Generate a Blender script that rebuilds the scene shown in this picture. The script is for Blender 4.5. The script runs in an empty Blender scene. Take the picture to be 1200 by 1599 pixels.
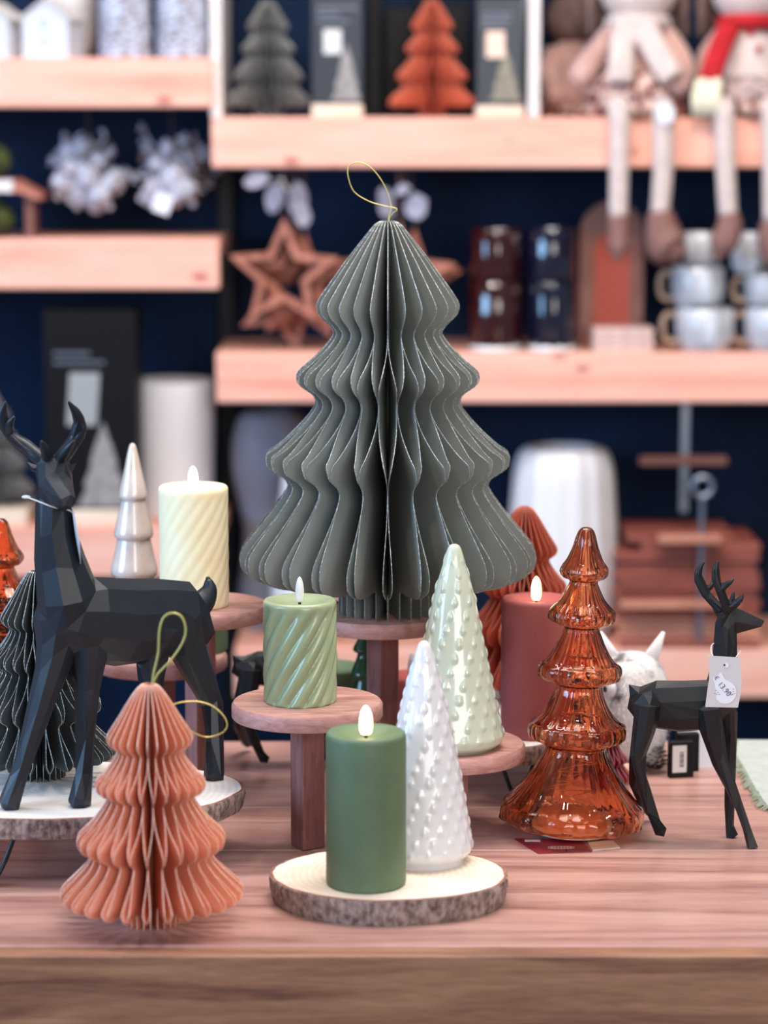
import bpy, math, random
from mathutils import Vector, Matrix, noise
random.seed(7)
S = bpy.context.scene
COL = S.collection
PI = math.pi

# ---------------------------------------------------------------- camera, light, exposure
FPX = 4000.0
ZC = 1.475
PITCH = math.radians(8.53)
cd = bpy.data.cameras.new('camera')
cam = bpy.data.objects.new('camera', cd)
COL.objects.link(cam)
cam.location = (0, 0, ZC)
cam.rotation_euler = (PI/2 - PITCH, 0, 0)
cd.sensor_fit = 'HORIZONTAL'
cd.sensor_width = 24.0
cd.lens = FPX/1200*24.0
cd.dof.use_dof = True
cd.dof.focus_distance = 2.60
cd.dof.aperture_fstop = 3.0
cd.clip_end = 50
S.camera = cam

w = bpy.data.worlds.new('world')
S.world = w
w.use_nodes = True
w.node_tree.nodes['Background'].inputs[0].default_value = (0.86, 0.90, 1.0, 1)
w.node_tree.nodes['Background'].inputs[1].default_value = 0.23

def area(name, loc, target, size, power, color, sy=None):
    l = bpy.data.lights.new(name, 'AREA')
    l.energy = power
    l.color = color
    l.size = size
    if sy:
        l.shape = 'RECTANGLE'
        l.size_y = sy
    o = bpy.data.objects.new(name, l)
    COL.objects.link(o)
    o.location = loc
    o.rotation_euler = (Vector(target)-Vector(loc)).to_track_quat('-Z', 'Y').to_euler()
    return o
area('ceiling_lamp', (0.3, 2.6, 3.0), (0.1, 2.7, 0.8), 1.0, 28, (1.0, 0.93, 0.88))
area('ceiling_lamp', (-0.3, 3.0, 3.1), (-0.1, 4.7, 0.9), 2.4, 60, (1.0, 0.90, 0.88), 0.5)
area('window_daylight', (-3.4, 1.3, 1.8), (0.0, 2.8, 0.9), 1.8, 150, (0.34, 0.62, 1.0), 1.6)
area('front_fill', (1.3, -1.4, 2.0), (0.1, 3.0, 0.9), 2.4, 84, (1.0, 0.95, 0.93), 1.4)  # broad fill from the camera side, added to brighten the paper fins
for k, (lx, ly) in enumerate(((-0.9, 1.7), (0.2, 1.5), (1.2, 1.8), (-0.6, 3.0), (0.9, 2.9), (1.6, 2.5))):
    area('highlight_lamp', (lx, ly, 2.95), (lx*0.5, 2.6, 0.8), 0.09, 5.5, (1.0, 0.95, 0.9))  # small unseen lamps, added to give the glass more highlights
vs = S.view_settings
vs.view_transform = 'Standard'
vs.look = 'None'
vs.gamma = 1.0
vs.use_curve_mapping = False
vs.exposure = 0.0
S.cycles.use_denoising = True
S.cycles.max_bounces = 14
S.cycles.transmission_bounces = 12
S.cycles.sample_clamp_indirect = 6.0

# ---------------------------------------------------------------- measuring helpers
cp, sp = math.cos(PITCH), math.sin(PITCH)
def _dir(px, py):
    u, v = (px-600.0)/FPX, (799.5-py)/FPX
    return Vector((u, cp + v*sp, -sp + v*cp))
def at(px, py, Y):
    d = _dir(px, py)
    return Vector((0, 0, ZC)) + d*(Y/d.y)
def on(px, py, z):
    d = _dir(px, py)
    return Vector((0, 0, ZC)) + d*((z-ZC)/d.z)
def ppm(py, Y):
    return FPX/(Y/_dir(600, py).y)
def prof(pts, Y, z0):
    """(half width, row) pairs of a silhouette at depth Y -> (radius, height above z0)"""
    return [(h/ppm(y, Y), at(600, y, Y).z - z0) for h, y in pts]

# ---------------------------------------------------------------- materials
def lin(c):
    return tuple(((v/255.0)/12.92 if v/255.0 <= 0.04045 else ((v/255.0+0.055)/1.055)**2.4) for v in c) + (1.0,)
def new_mat(name):
    m = bpy.data.materials.new(name)
    m.use_nodes = True
    nt = m.node_tree
    b = nt.nodes['Principled BSDF']
    return m, nt, b
def mat(name, c, rough=0.5, c2=None, scale=20.0, stretch=(1, 1, 1), bump=0.0, metal=0.0, sss=0.0, coat=0.0,
        spec=0.5, contrast=(0.35, 0.65), detail=4.0, bscale=None, sheen=0.0, emit=None, estr=0.0, trans=0.0, ssr=0.01):
    m, nt, b = new_mat(name)
    b.inputs['Base Color'].default_value = lin(c)
    b.inputs['Roughness'].default_value = rough
    b.inputs['Metallic'].default_value = metal
    b.inputs['Specular IOR Level'].default_value = spec
    b.inputs['Coat Weight'].default_value = coat
    b.inputs['Coat Roughness'].default_value = 0.08
    b.inputs['Sheen Weight'].default_value = sheen
    if sss:
        b.inputs['Subsurface Weight'].default_value = sss
        b.inputs['Subsurface Radius'].default_value = (1.0, 0.7, 0.5)
        b.inputs['Subsurface Scale'].default_value = ssr
    if trans:
        b.inputs['Transmission Weight'].default_value = trans
    if emit:
        b.inputs['Emission Color'].default_value = lin(emit)
        b.inputs['Emission Strength'].default_value = estr
    tc = nt.nodes.new('ShaderNodeTexCoord')
    mp = nt.nodes.new('ShaderNodeMapping')
    mp.inputs['Scale'].default_value = stretch
    nt.links.new(tc.outputs['Object'], mp.inputs[0])
    if c2:
        n = nt.nodes.new('ShaderNodeTexNoise')
        n.inputs['Scale'].default_value = scale
        n.inputs['Detail'].default_value = detail
        r = nt.nodes.new('ShaderNodeValToRGB')
        r.color_ramp.elements[0].position, r.color_ramp.elements[1].position = contrast
        r.color_ramp.elements[0].color = lin(c)
        r.color_ramp.elements[1].color = lin(c2)
        nt.links.new(mp.outputs[0], n.inputs['Vector'])
        nt.links.new(n.outputs[0], r.inputs[0])
        nt.links.new(r.outputs[0], b.inputs['Base Color'])
    if bump:
        n2 = nt.nodes.new('ShaderNodeTexNoise')
        n2.inputs['Scale'].default_value = bscale or scale
        n2.inputs['Detail'].default_value = 6
        bp = nt.nodes.new('ShaderNodeBump')
        bp.inputs['Strength'].default_value = bump
        bp.inputs['Distance'].default_value = 0.002
        nt.links.new(mp.outputs[0], n2.inputs['Vector'])
        nt.links.new(n2.outputs[0], bp.inputs['Height'])
        nt.links.new(bp.outputs[0], b.inputs['Normal'])
    return m
def wood(name, c1, c2, c3, stretch=(1.2, 14, 14), scale=3.0, rough=0.5, bump=0.25, knots=False, fine=60.0, coat=0.0):
    """long-grained wood: wide figure + fine fibres, optional knots"""
    m, nt, b = new_mat(name)
    L = nt.links.new
    tc = nt.nodes.new('ShaderNodeTexCoord')
    oi = nt.nodes.new('ShaderNodeObjectInfo')
    off = nt.nodes.new('ShaderNodeVectorMath'); off.operation = 'SCALE'
    comb = nt.nodes.new('ShaderNodeCombineXYZ')
    for k in range(3):
        L(oi.outputs['Random'], comb.inputs[k])
    off.inputs['Scale'].default_value = 9.0
    L(comb.outputs[0], off.inputs[0])
    add = nt.nodes.new('ShaderNodeVectorMath'); add.operation = 'ADD'
    L(tc.outputs['Object'], add.inputs[0]); L(off.outputs[0], add.inputs[1])
    mp = nt.nodes.new('ShaderNodeMapping'); mp.inputs['Scale'].default_value = stretch
    L(add.outputs[0], mp.inputs[0])
    n = nt.nodes.new('ShaderNodeTexNoise'); n.inputs['Scale'].default_value = scale
    n.inputs['Detail'].default_value = 5; n.inputs['Distortion'].default_value = 1.2
    L(mp.outputs[0], n.inputs['Vector'])
    n2 = nt.nodes.new('ShaderNodeTexNoise'); n2.inputs['Scale'].default_value = fine
    n2.inputs['Detail'].default_value = 3
    L(mp.outputs[0], n2.inputs['Vector'])
    mx = nt.nodes.new('ShaderNodeMath'); mx.operation = 'MULTIPLY_ADD'
    mx.inputs[1].default_value = 0.35
    L(n2.outputs[0], mx.inputs[0]); L(n.outputs[0], mx.inputs[2])
    r = nt.nodes.new('ShaderNodeValToRGB')
    r.color_ramp.elements[0].position = 0.42; r.color_ramp.elements[0].color = lin(c3)
    r.color_ramp.elements[1].position = 0.92; r.color_ramp.elements[1].color = lin(c1)
    e = r.color_ramp.elements.new(0.66); e.color = lin(c2)
    L(mx.outputs[0], r.inputs[0])
    src = r.outputs[0]
    if knots:
        v = nt.nodes.new('ShaderNodeTexVoronoi'); v.inputs['Scale'].default_value = 1.0
        mp2 = nt.nodes.new('ShaderNodeMapping'); mp2.inputs['Scale'].default_value = (6.5, 13, 13)
        L(add.outputs[0], mp2.inputs[0]); L(mp2.outputs[0], v.inputs['Vector'])
        rr = nt.nodes.new('ShaderNodeValToRGB')
        rr.color_ramp.elements[0].position = 0.05; rr.color_ramp.elements[0].color = (1, 1, 1, 1)
        rr.color_ramp.elements[1].position = 0.14; rr.color_ramp.elements[1].color = (0, 0, 0, 1)
        L(v.outputs['Distance'], rr.inputs[0])
        mi = nt.nodes.new('ShaderNodeMix'); mi.data_type = 'RGBA'
        L(rr.outputs[0], mi.inputs[0]); L(src, mi.inputs[6])
        mi.inputs[7].default_value = lin((178, 100, 84))
        src = mi.outputs[2]
    L(src, b.inputs['Base Color'])
    b.inputs['Roughness'].default_value = rough
    b.inputs['Coat Weight'].default_value = coat
    b.inputs['Coat Roughness'].default_value = 0.25
    if bump:
        bp = nt.nodes.new('ShaderNodeBump'); bp.inputs['Strength'].default_value = bump
        bp.inputs['Distance'].default_value = 0.001
        L(n2.outputs[0], bp.inputs['Height']); L(bp.outputs[0], b.inputs['Normal'])
    return m
def rings_mat(name, c1, c2, scale=60.0, heart=(225, 190, 165)):
    """sawn face of a log slice: pale wood with faint year rings"""
    m, nt, b = new_mat(name)
    L = nt.links.new
    tc = nt.nodes.new('ShaderNodeTexCoord')
    wv = nt.nodes.new('ShaderNodeTexWave'); wv.wave_type = 'RINGS'; wv.rings_direction = 'Z'
    wv.inputs['Scale'].default_value = scale*0.8; wv.inputs['Distortion'].default_value = 3.0
    wv.inputs['Detail'].default_value = 3; wv.inputs['Detail Scale'].default_value = 0.6
    L(tc.outputs['Object'], wv.inputs['Vector'])
    n = nt.nodes.new('ShaderNodeTexNoise'); n.inputs['Scale'].default_value = 18; n.inputs['Detail'].default_value = 5
    L(tc.outputs['Object'], n.inputs['Vector'])
    mi = nt.nodes.new('ShaderNodeMath'); mi.operation = 'MULTIPLY_ADD'; mi.inputs[1].default_value = 0.16
    L(wv.outputs[1], mi.inputs[0]); L(n.outputs[0], mi.inputs[2])
    r = nt.nodes.new('ShaderNodeValToRGB')
    r.color_ramp.elements[0].position = 0.3; r.color_ramp.elements[0].color = lin(c2)
    r.color_ramp.elements[1].position = 0.75; r.color_ramp.elements[1].color = lin(c1)
    L(mi.outputs[0], r.inputs[0]); L(r.outputs[0], b.inputs['Base Color'])
    b.inputs['Roughness'].default_value = 0.7
    return m
def paper(name, c, c2, tr=0.25, rough=0.45):
    m, nt, b = new_mat(name)
    L = nt.links.new
    tc = nt.nodes.new('ShaderNodeTexCoord')
    n = nt.nodes.new('ShaderNodeTexNoise'); n.inputs['Scale'].default_value = 14; n.inputs['Detail'].default_value = 3
    L(tc.outputs['Object'], n.inputs['Vector'])
    r = nt.nodes.new('ShaderNodeValToRGB')
    r.color_ramp.elements[0].position = 0.35; r.color_ramp.elements[0].color = lin(c)
    r.color_ramp.elements[1].position = 0.65; r.color_ramp.elements[1].color = lin(c2)
    L(n.outputs[0], r.inputs[0]); L(r.outputs[0], b.inputs['Base Color'])
    b.inputs['Roughness'].default_value = rough
    t = nt.nodes.new('ShaderNodeBsdfTranslucent'); L(r.outputs[0], t.inputs[0])
    ms = nt.nodes.new('ShaderNodeMixShader'); ms.inputs[0].default_value = tr
    out = nt.nodes['Material Output']
    L(b.outputs[0], ms.inputs[1]); L(t.outputs[0], ms.inputs[2]); L(ms.outputs[0], out.inputs[0])
    return m
def glass(name, c, rough=0.02, ior=1.45):
    m, nt, b = new_mat(name)
    b.inputs['Base Color'].default_value = lin(c)
    b.inputs['Transmission Weight'].default_value = 1.0
    b.inputs['Roughness'].default_value = rough
    b.inputs['IOR'].default_value = ior
    return m

M = {}
M['table'] = wood('table_wood', (200, 158, 146), (176, 132, 121), (120, 80, 74), stretch=(1.1, 13, 13), scale=1.5, rough=0.38, bump=0.15, fine=22, coat=0.25)
M['apron'] = wood('apron_wood', (176, 130, 100), (146, 102, 78), (106, 66, 52), stretch=(1.4, 20, 20), scale=2.0, rough=0.5, bump=0.2, fine=26)
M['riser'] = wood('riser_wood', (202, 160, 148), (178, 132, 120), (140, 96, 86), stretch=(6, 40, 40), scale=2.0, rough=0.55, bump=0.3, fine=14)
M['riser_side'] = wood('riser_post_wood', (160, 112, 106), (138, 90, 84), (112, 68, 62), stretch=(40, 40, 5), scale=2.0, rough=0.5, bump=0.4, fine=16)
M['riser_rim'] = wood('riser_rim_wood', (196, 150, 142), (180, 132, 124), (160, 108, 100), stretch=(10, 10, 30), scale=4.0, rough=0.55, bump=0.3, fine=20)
M['pine'] = wood('pine_fascia', (244, 192, 174), (240, 176, 154), (222, 148, 126), stretch=(1.0, 12, 12), scale=1.4, rough=0.6, bump=0.05, knots=True, fine=12)
M['pine_top'] = wood('pine_board', (232, 176, 154), (220, 160, 136), (200, 136, 114), stretch=(1.0, 12, 12), scale=1.4, rough=0.6, bump=0.05, fine=12)
M['slice'] = rings_mat('slice_face', (238, 224, 208), (214, 194, 172))
M['slice_white'] = rings_mat('slice_face_white', (235, 230, 226), (206, 198, 192))
M['bark'] = mat('bark', (168, 150, 142), 0.9, (92, 74, 70), 170, (1, 1, 0.6), 1.0, contrast=(0.36, 0.66), detail=9, bscale=220)
M['cambium'] = mat('inner_bark', (176, 118, 96), 0.8, (120, 78, 66), 90)
M['grey_paper'] = paper('grey_green_paper', (146, 151, 146), (136, 142, 138), 0.16)
M['charcoal_paper'] = paper('charcoal_paper', (88, 96, 98), (80, 86, 88), 0.15)
M['dim_grey_paper'] = paper('dim_grey_paper', (104, 100, 96), (94, 90, 88), 0.15)
M['salmon_paper'] = paper('salmon_paper', (240, 168, 138), (234, 158, 128), 0.35)
M['coral_paper'] = paper('coral_paper', (226, 120, 88), (214, 106, 78), 0.35)
M['rust_paper'] = paper('rust_paper', (206, 96, 72), (192, 84, 64), 0.3)
M['glitter'] = mat('glitter_edge', (226, 228, 226), 0.3, (138, 142, 140), 700, contrast=(0.40, 0.50), metal=0.3)
M['glitter_salmon'] = mat('glitter_edge_salmon', (255, 214, 194), 0.35, (246, 170, 142), 500, contrast=(0.45, 0.6), metal=0.15)
M['glitter_rust'] = mat('edge_rust', (222, 130, 104), 0.4, (200, 110, 86), 900)
M['gold'] = mat('gold_cord', (196, 170, 84), 0.35, (232, 214, 140), 1500, metal=0.6)
M['gold_green'] = mat('olive_gold_cord', (166, 160, 84), 0.45, (196, 190, 120), 900, metal=0.3)
M['deer'] = mat('deer_charcoal', (22, 28, 37), 0.42, (25, 32, 41), 30, spec=0.45)
M['deer_small'] = mat('deer_black', (14, 16, 20), 0.50, (17, 19, 24), 30, spec=0.45)
M['wax_green'] = mat('wax_green', (90, 112, 84), 0.55, (100, 122, 92), 22, sss=0.15, ssr=0.006, bump=0.15, bscale=160, contrast=(0.4, 0.7))
M['wax_sage'] = mat('wax_sage', (146, 160, 124), 0.30, (154, 168, 132), 30, sss=0.25, ssr=0.008, coat=0.25)
M['wax_cream'] = mat('wax_cream', (251, 232, 188), 0.5, (252, 238, 200), 30, sss=0.3, ssr=0.008)
M['wax_pink'] = mat('wax_pink', (172, 92, 90), 0.6, (164, 84, 84), 18, sss=0.2, ssr=0.008)
M['wax_red'] = mat('wax_red', (170, 74, 68), 0.6, sss=0.15)
M['flame_lit'] = mat('led_flame_lit', (255, 236, 200), 0.4, emit=(255, 214, 150), estr=9.0)
M['flame_off'] = mat('led_flame_off', (232, 232, 236), 0.35)
M['wick'] = mat('wick_black', (16, 14, 14), 0.6)
M['cer_white'] = mat('ceramic_white', (222, 222, 226), 0.22, coat=0.5)
M['cer_sage'] = mat('ceramic_sage', (196, 204, 184), 0.2, coat=0.6)
M['cer_pearl'] = mat('ceramic_pearl', (206, 190, 178), 0.18, (216, 204, 196), 60, coat=0.8)
M['cer_green'] = mat('ceramic_green', (30, 84, 58), 0.12, coat=0.8)
M['glass_amber'] = glass('amber_glass', (250, 188, 150), 0.015)
M['glass_ember'] = glass('deep_amber_glass', (250, 172, 126), 0.015)
M['plate'] = mat('cream_plate', (226, 206, 186), 0.45)
M['white_metal'] = mat('pale_puck', (226, 170, 120), 0.5)
M['navy'] = mat('navy_wall', (12, 26, 46), 0.8, (18, 38, 66), 3, spec=0.15)
M['black'] = mat('matt_black', (14, 13, 15), 0.7, spec=0.2)
M['floor'] = mat('dark_floor', (52, 46, 44), 0.6, (60, 54, 52), 4)
M['steel_black'] = mat('black_steel', (20, 22, 26), 0.35, metal=0.4)
M['chrome'] = mat('brushed_steel', (150, 160, 175), 0.3, metal=0.9)
M['divider'] = mat('pale_divider', (228, 218, 214), 0.6)
M['block'] = mat('pale_block', (238, 218, 196), 0.6, (230, 206, 182), 8, (1, 6, 6))
M['box'] = mat('charcoal_box', (40, 46, 56), 0.35)
M['box_dark'] = mat('black_box', (10, 10, 13), 0.5, spec=0.2)
M['box_print'] = mat('box_print', (150, 142, 122), 0.5, (112, 106, 92), 120)
M['box_print_grey'] = mat('box_print_grey', (158, 152, 148), 0.5, (132, 126, 124), 60)
M['box_text'] = mat('box_text', (112, 118, 132), 0.5)
M['label_white'] = mat('label_white', (214, 212, 210), 0.5)
M['label_grey'] = mat('label_grey', (150, 152, 152), 0.5)
M['label_peach'] = mat('label_peach', (240, 206, 184), 0.5)
M['ink'] = mat('ink', (40, 42, 60), 0.6)
M['ink_blue'] = mat('ink_blue', (62, 54, 112), 0.6)
M['ink_grey'] = mat('ink_grey', (120, 124, 134), 0.6)
M['tag'] = mat('tag_card', (206, 202, 204), 0.6)
M['sticker'] = mat('sticker', (228, 232, 240), 0.5)
M['string'] = mat('white_string', (226, 226, 222), 0.8)
M['snow'] = mat('flocked_white', (196, 204, 222), 0.9, (150, 140, 146), 60, bump=0.6, bscale=200)
M['frost'] = mat('frosted_bark', (190, 198, 216), 0.85, (120, 104, 100), 80, (1, 1, 1.6), 0.5, contrast=(0.45, 0.6), detail=6)
M['house'] = mat('white_house', (206, 208, 214), 0.7)
M['house_roof'] = mat('house_roof', (214, 208, 204), 0.6)
M['window_ink'] = mat('window_grey', (176, 184, 198), 0.6)
M['twig'] = mat('brown_twig', (120, 88, 76), 0.8, (90, 66, 60), 60)
M['white_vase'] = mat('white_stoneware', (230, 230, 234), 0.45)
M['white_rib'] = mat('white_ribbed', (226, 224, 226), 0.35)
M['grey_fabric'] = mat('grey_stoneware', (110, 108, 118), 0.7, (130, 128, 138), 10)
M['star'] = wood('star_wood', (196, 130, 108), (172, 106, 86), (126, 74, 60), stretch=(8, 8, 8), scale=3, rough=0.7, fine=10)
M['leaf_pale'] = mat('pale_paper_leaf', (128, 126, 142), 0.7, (160, 156, 170), 30)
M['glass_red'] = mat('dark_red_glass', (56, 10, 14), 0.08, coat=1.0, trans=0.35)
M['glass_blue'] = mat('dark_blue_glass', (20, 22, 46), 0.08, coat=1.0, trans=0.35)
M['foot_glare'] = mat('white_foot_glare', (236, 238, 236), 0.1, coat=1.0)  # opaque white, paints in the glare of a thick clear glass foot
M['glass_clear'] = glass('clear_glass', (250, 246, 220), 0.02)
M['arch'] = wood('arched_board', (150, 108, 96), (132, 88, 78), (110, 66, 58), stretch=(12, 12, 3), scale=2, rough=0.6, fine=10)
M['arch_red'] = mat('arched_red', (176, 78, 62), 0.6)
M['coaster'] = mat('coaster', (222, 190, 180), 0.7, (206, 172, 162), 40)
M['mug'] = mat('mug_glaze', (168, 168, 172), 0.25, (214, 218, 226), 60, (1, 1, 0.3), coat=0.4)
M['mug_tan'] = mat('mug_tan', (150, 120, 100), 0.4, (176, 148, 124), 40)
M['doll_white'] = mat('doll_cotton', (212, 194, 186), 0.9, (200, 182, 176), 50, sheen=0.5)
M['doll_pink'] = mat('doll_pink_plush', (206, 164, 152), 0.95, (180, 138, 128), 24, bump=0.6, bscale=150, sheen=0.6)
M['doll_floral'] = mat('doll_floral', (120, 66, 62), 0.9, (212, 180, 166), 45, contrast=(0.46, 0.54), detail=6)
M['doll_plaid'] = mat('doll_plaid', (110, 98, 98), 0.9, (196, 170, 162), 70, (1, 1, 4), contrast=(0.45, 0.55))
M['doll_red'] = mat('doll_red_knit', (190, 18, 30), 0.85, (166, 12, 24), 60)
M['doll_cream'] = mat('doll_cream_fringe', (232, 222, 196), 0.9)
M['boot'] = mat('boot_brown', (138, 100, 92), 0.85, (122, 84, 76), 30)
M['hair'] = mat('doll_hair', (120, 96, 90), 0.95, (96, 76, 70), 60)
M['board_red'] = wood('serving_board_wood', (164, 92, 76), (140, 72, 60), (100, 48, 40), stretch=(2, 14, 14), scale=2, rough=0.55, fine=12)
M['board_pale'] = wood('pale_board_wood', (214, 150, 124), (194, 130, 106), (168, 104, 84), stretch=(2, 14, 14), scale=2, rough=0.55, fine=12)
M['board_dark'] = wood('dark_bar_wood', (150, 98, 82), (122, 78, 66), (86, 52, 46), stretch=(2, 14, 14), scale=2, rough=0.6, fine=12)
M['moss'] = mat('moss_green', (70, 84, 30), 0.9, (44, 52, 24), 40)
M['owl'] = mat('owl_fur', (218, 214, 212), 0.95, (84, 78, 80), 38, contrast=(0.5, 0.64), detail=6, sheen=0.5)
M['owl_white'] = mat('owl_white_fur', (226, 224, 226), 0.95, sheen=0.6)
M['owl_fur'] = mat('owl_hair', (226, 222, 222), 0.8, (110, 104, 106), 38, contrast=(0.5, 0.64))
M['beak'] = mat('beak_tan', (176, 146, 120), 0.7)
M['crimson'] = paper('crimson_paper', (138, 30, 52), (120, 24, 44), 0.15)
M['crimson_edge'] = mat('crimson_edge', (186, 110, 120), 0.5)
M['card_red'] = mat('card_red', (150, 26, 48), 0.35, (110, 30, 40), 20)
M['card_dark'] = mat('card_maroon', (92, 52, 52), 0.35)
M['felt'] = mat('pale_felt', (178, 186, 180), 0.95, (168, 176, 170), 60)
M['felt_fringe'] = mat('felt_fringe', (130, 142, 124), 0.95, (150, 160, 144), 90)
M['cone_brown'] = mat('cone_brown', (70, 46, 40), 0.7, (40, 28, 26), 60)
M['ball_tan'] = mat('tan_ball', (206, 168, 148), 0.7)

# ---------------------------------------------------------------- mesh helpers
class MB:
    def __init__(s):
        s.v, s.f, s.mi = [], [], []
    def add(s, vs, fs, mi=0, mx=None):
        b = len(s.v)
        s.v += [tuple(mx @ Vector(v)) if mx else tuple(v) for v in vs]
        s.f += [tuple(i+b for i in f) for f in fs]
        s.mi += [mi]*len(fs)
        return s
    def box(s, c, d, mi=0, mx=None, bev=0.0):
        x, y, z = d[0]/2, d[1]/2, d[2]/2
        if not bev:
            vs = [(c[0]+sx*x, c[1]+sy*y, c[2]+sz*z) for sz in (-1, 1) for sy in (-1, 1) for sx in (-1, 1)]
            fs = [(0, 2, 3, 1), (4, 5, 7, 6), (0, 1, 5, 4), (2, 6, 7, 3), (0, 4, 6, 2), (1, 3, 7, 5)]
            return s.add(vs, fs, mi, mx)
        vs, lay = [], []
        for zz, k in ((-z, bev), (-z+bev, 0), (z-bev, 0), (z, bev)):
            X, Y = x-k, y-k
            B = max(bev*0.8-k*0.3, bev*0.3)
            ring = [(-X+B, -Y), (X-B, -Y), (X, -Y+B), (X, Y-B), (X-B, Y), (-X+B, Y), (-X, Y-B), (-X, -Y+B)]
            vs += [(c[0]+a, c[1]+b, c[2]+zz) for a, b in ring]
        fs = [tuple(reversed(range(8))), tuple(range(24, 32))]
        for l in range(3):
            for i in range(8):
                j = (i+1) % 8
                fs.append((l*8+i, l*8+j, l*8+8+j, l*8+8+i))
        return s.add(vs, fs, mi, mx)
    def lathe(s, pr, n=32, mi=0, mx=None, rf=None, cap=True):
        vs, fs = [], []
        m = len(pr)
        for k, (r, z) in enumerate(pr):
            for i in range(n):
                t = 2*PI*i/n
                rr = r*(rf(t, k/(m-1), z) if rf else 1)
                vs.append((rr*math.cos(t), rr*math.sin(t), z))
        for k in range(m-1):
            for i in range(n):
                j = (i+1) % n
                fs.append((k*n+i, k*n+j, (k+1)*n+j, (k+1)*n+i))
        if cap:
            fs.append(tuple(reversed(range(n))))
            fs.append(tuple(range((m-1)*n, m*n)))
        return s.add(vs, fs, mi, mx)
    def tube(s, pts, rad, n=8, mi=0, mx=None, closed=False, flat=1.0, up=None):
        pts = [Vector(p) for p in pts]
        if not hasattr(rad, '__len__'):
            rad = [rad]*len(pts)
        vs, fs = [], []
        N = len(pts)
        prev = None
        for k, p in enumerate(pts):
            if closed:
                d = pts[(k+1) % N]-pts[k-1]
            else:
                d = pts[min(k+1, N-1)]-pts[max(k-1, 0)]
            d.normalize()
            if prev is None:
                a = Vector(up) if up else (Vector((0, 0, 1)) if abs(d.z) < 0.9 else Vector((0, 1, 0)))
                u = (a-d*a.dot(d)).normalized()
            else:
                u = (prev-d*prev.dot(d)).normalized()
            prev = u
            v = d.cross(u)
            r = rad[k]
            ru, rv = (r if hasattr(r, '__len__') else (r, r*flat))
            for i in range(n):
                t = 2*PI*i/n
                vs.append(p+u*(ru*math.cos(t))+v*(rv*math.sin(t)))
        for k in range(N if closed else N-1):
            a, b = k*n, ((k+1) % N)*n
            for i in range(n):
                j = (i+1) % n
                fs.append((a+i, a+j, b+j, b+i))
        if not closed:
            fs.append(tuple(reversed(range(n))))
            fs.append(tuple(range((N-1)*n, N*n)))
        return s.add(vs, fs, mi, mx)
    def ball(s, c, r, n=16, m=10, mi=0, mx=None):
        if not hasattr(r, '__len__'):
            r = (r, r, r)
        vs, fs = [(c[0], c[1], c[2]-r[2])], []
        for k in range(1, m):
            a = -PI/2+PI*k/m
            for i in range(n):
                t = 2*PI*i/n
                vs.append((c[0]+r[0]*math.cos(a)*math.cos(t), c[1]+r[1]*math.cos(a)*math.sin(t), c[2]+r[2]*math.sin(a)))
        vs.append((c[0], c[1], c[2]+r[2]))
        for i in range(n):
            j = (i+1) % n
            fs.append((0, 1+j, 1+i))
            for k in range(m-2):
                fs.append((1+k*n+i, 1+k*n+j, 1+(k+1)*n+j, 1+(k+1)*n+i))
            fs.append((1+(m-2)*n+i, 1+(m-2)*n+j, len(vs)-1))
        return s.add(vs, fs, mi, mx)
    def prism(s, poly, y0, y1, mi=0, mx=None, hole=None):
        """polygon in xz, extruded along y; hole = matching inner polygon"""
        n = len(poly)
        if not hole:
            vs = [(x, y0, z) for x, z in poly]+[(x, y1, z) for x, z in poly]
            fs = [tuple(range(n)), tuple(reversed(range(n, 2*n)))]
            for i in range(n):
                j = (i+1) % n
                fs.append((i, n+i, n+j, j))
            return s.add(vs, fs, mi, mx)
        vs = [(x, y0, z) for x, z in poly]+[(x, y0, z) for x, z in hole]+[(x, y1, z) for x, z in poly]+[(x, y1, z) for x, z in hole]
        fs = []
        for i in range(n):
            j = (i+1) % n
            fs += [(i, j, n+j, n+i), (2*n+i, 3*n+i, 3*n+j, 2*n+j), (i, 2*n+i, 2*n+j, j), (n+i, n+j, 3*n+j, 3*n+i)]
        return s.add(vs, fs, mi, mx)
    def mesh(s, name, mats, smooth=False, angle=None):
        me = bpy.data.meshes.new(name)
        me.from_pydata(s.v, [], s.f)
        if not isinstance(mats, (list, tuple)):
            mats = [mats]
        for m in mats:
            me.materials.append(m)
        me.polygons.foreach_set('material_index', s.mi)
        if smooth:
            me.polygons.foreach_set('use_smooth', [True]*len(me.polygons))
            if angle:
                me.set_sharp_from_angle(angle=math.radians(angle))
        me.validate(); me.update()
        return me
    def obj(s, name, mats, parent=None, smooth=False, angle=None, loc=None):
        o = bpy.data.objects.new(name, s.mesh(name, mats, smooth, angle))
        COL.objects.link(o)
        if parent: o.parent = parent
        if loc is not None: o.location = loc
        return o
def tag(o, label, cat, group=None):
    o['label'] = label; o['category'] = cat
    if group: o['group'] = group
    return o
def thing(name, label, cat, loc=(0, 0, 0), rz=0.0, group=None):
    o = bpy.data.objects.new(name, None)
    o.empty_display_size = 0.02
    COL.objects.link(o)
    o.location = loc; o.rotation_euler = (0, 0, rz)
    return tag(o, label, cat, group)
def struct(name, mb, m):
    o = mb.obj(name, m)
    o['kind'] = 'structure'
    return o
def copy_tree(o, parent=None):
    c = o.copy(); COL.objects.link(c)
    if parent: c.parent = parent
    for ch in list(o.children):
        copy_tree(ch, c)
    return c
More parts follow.
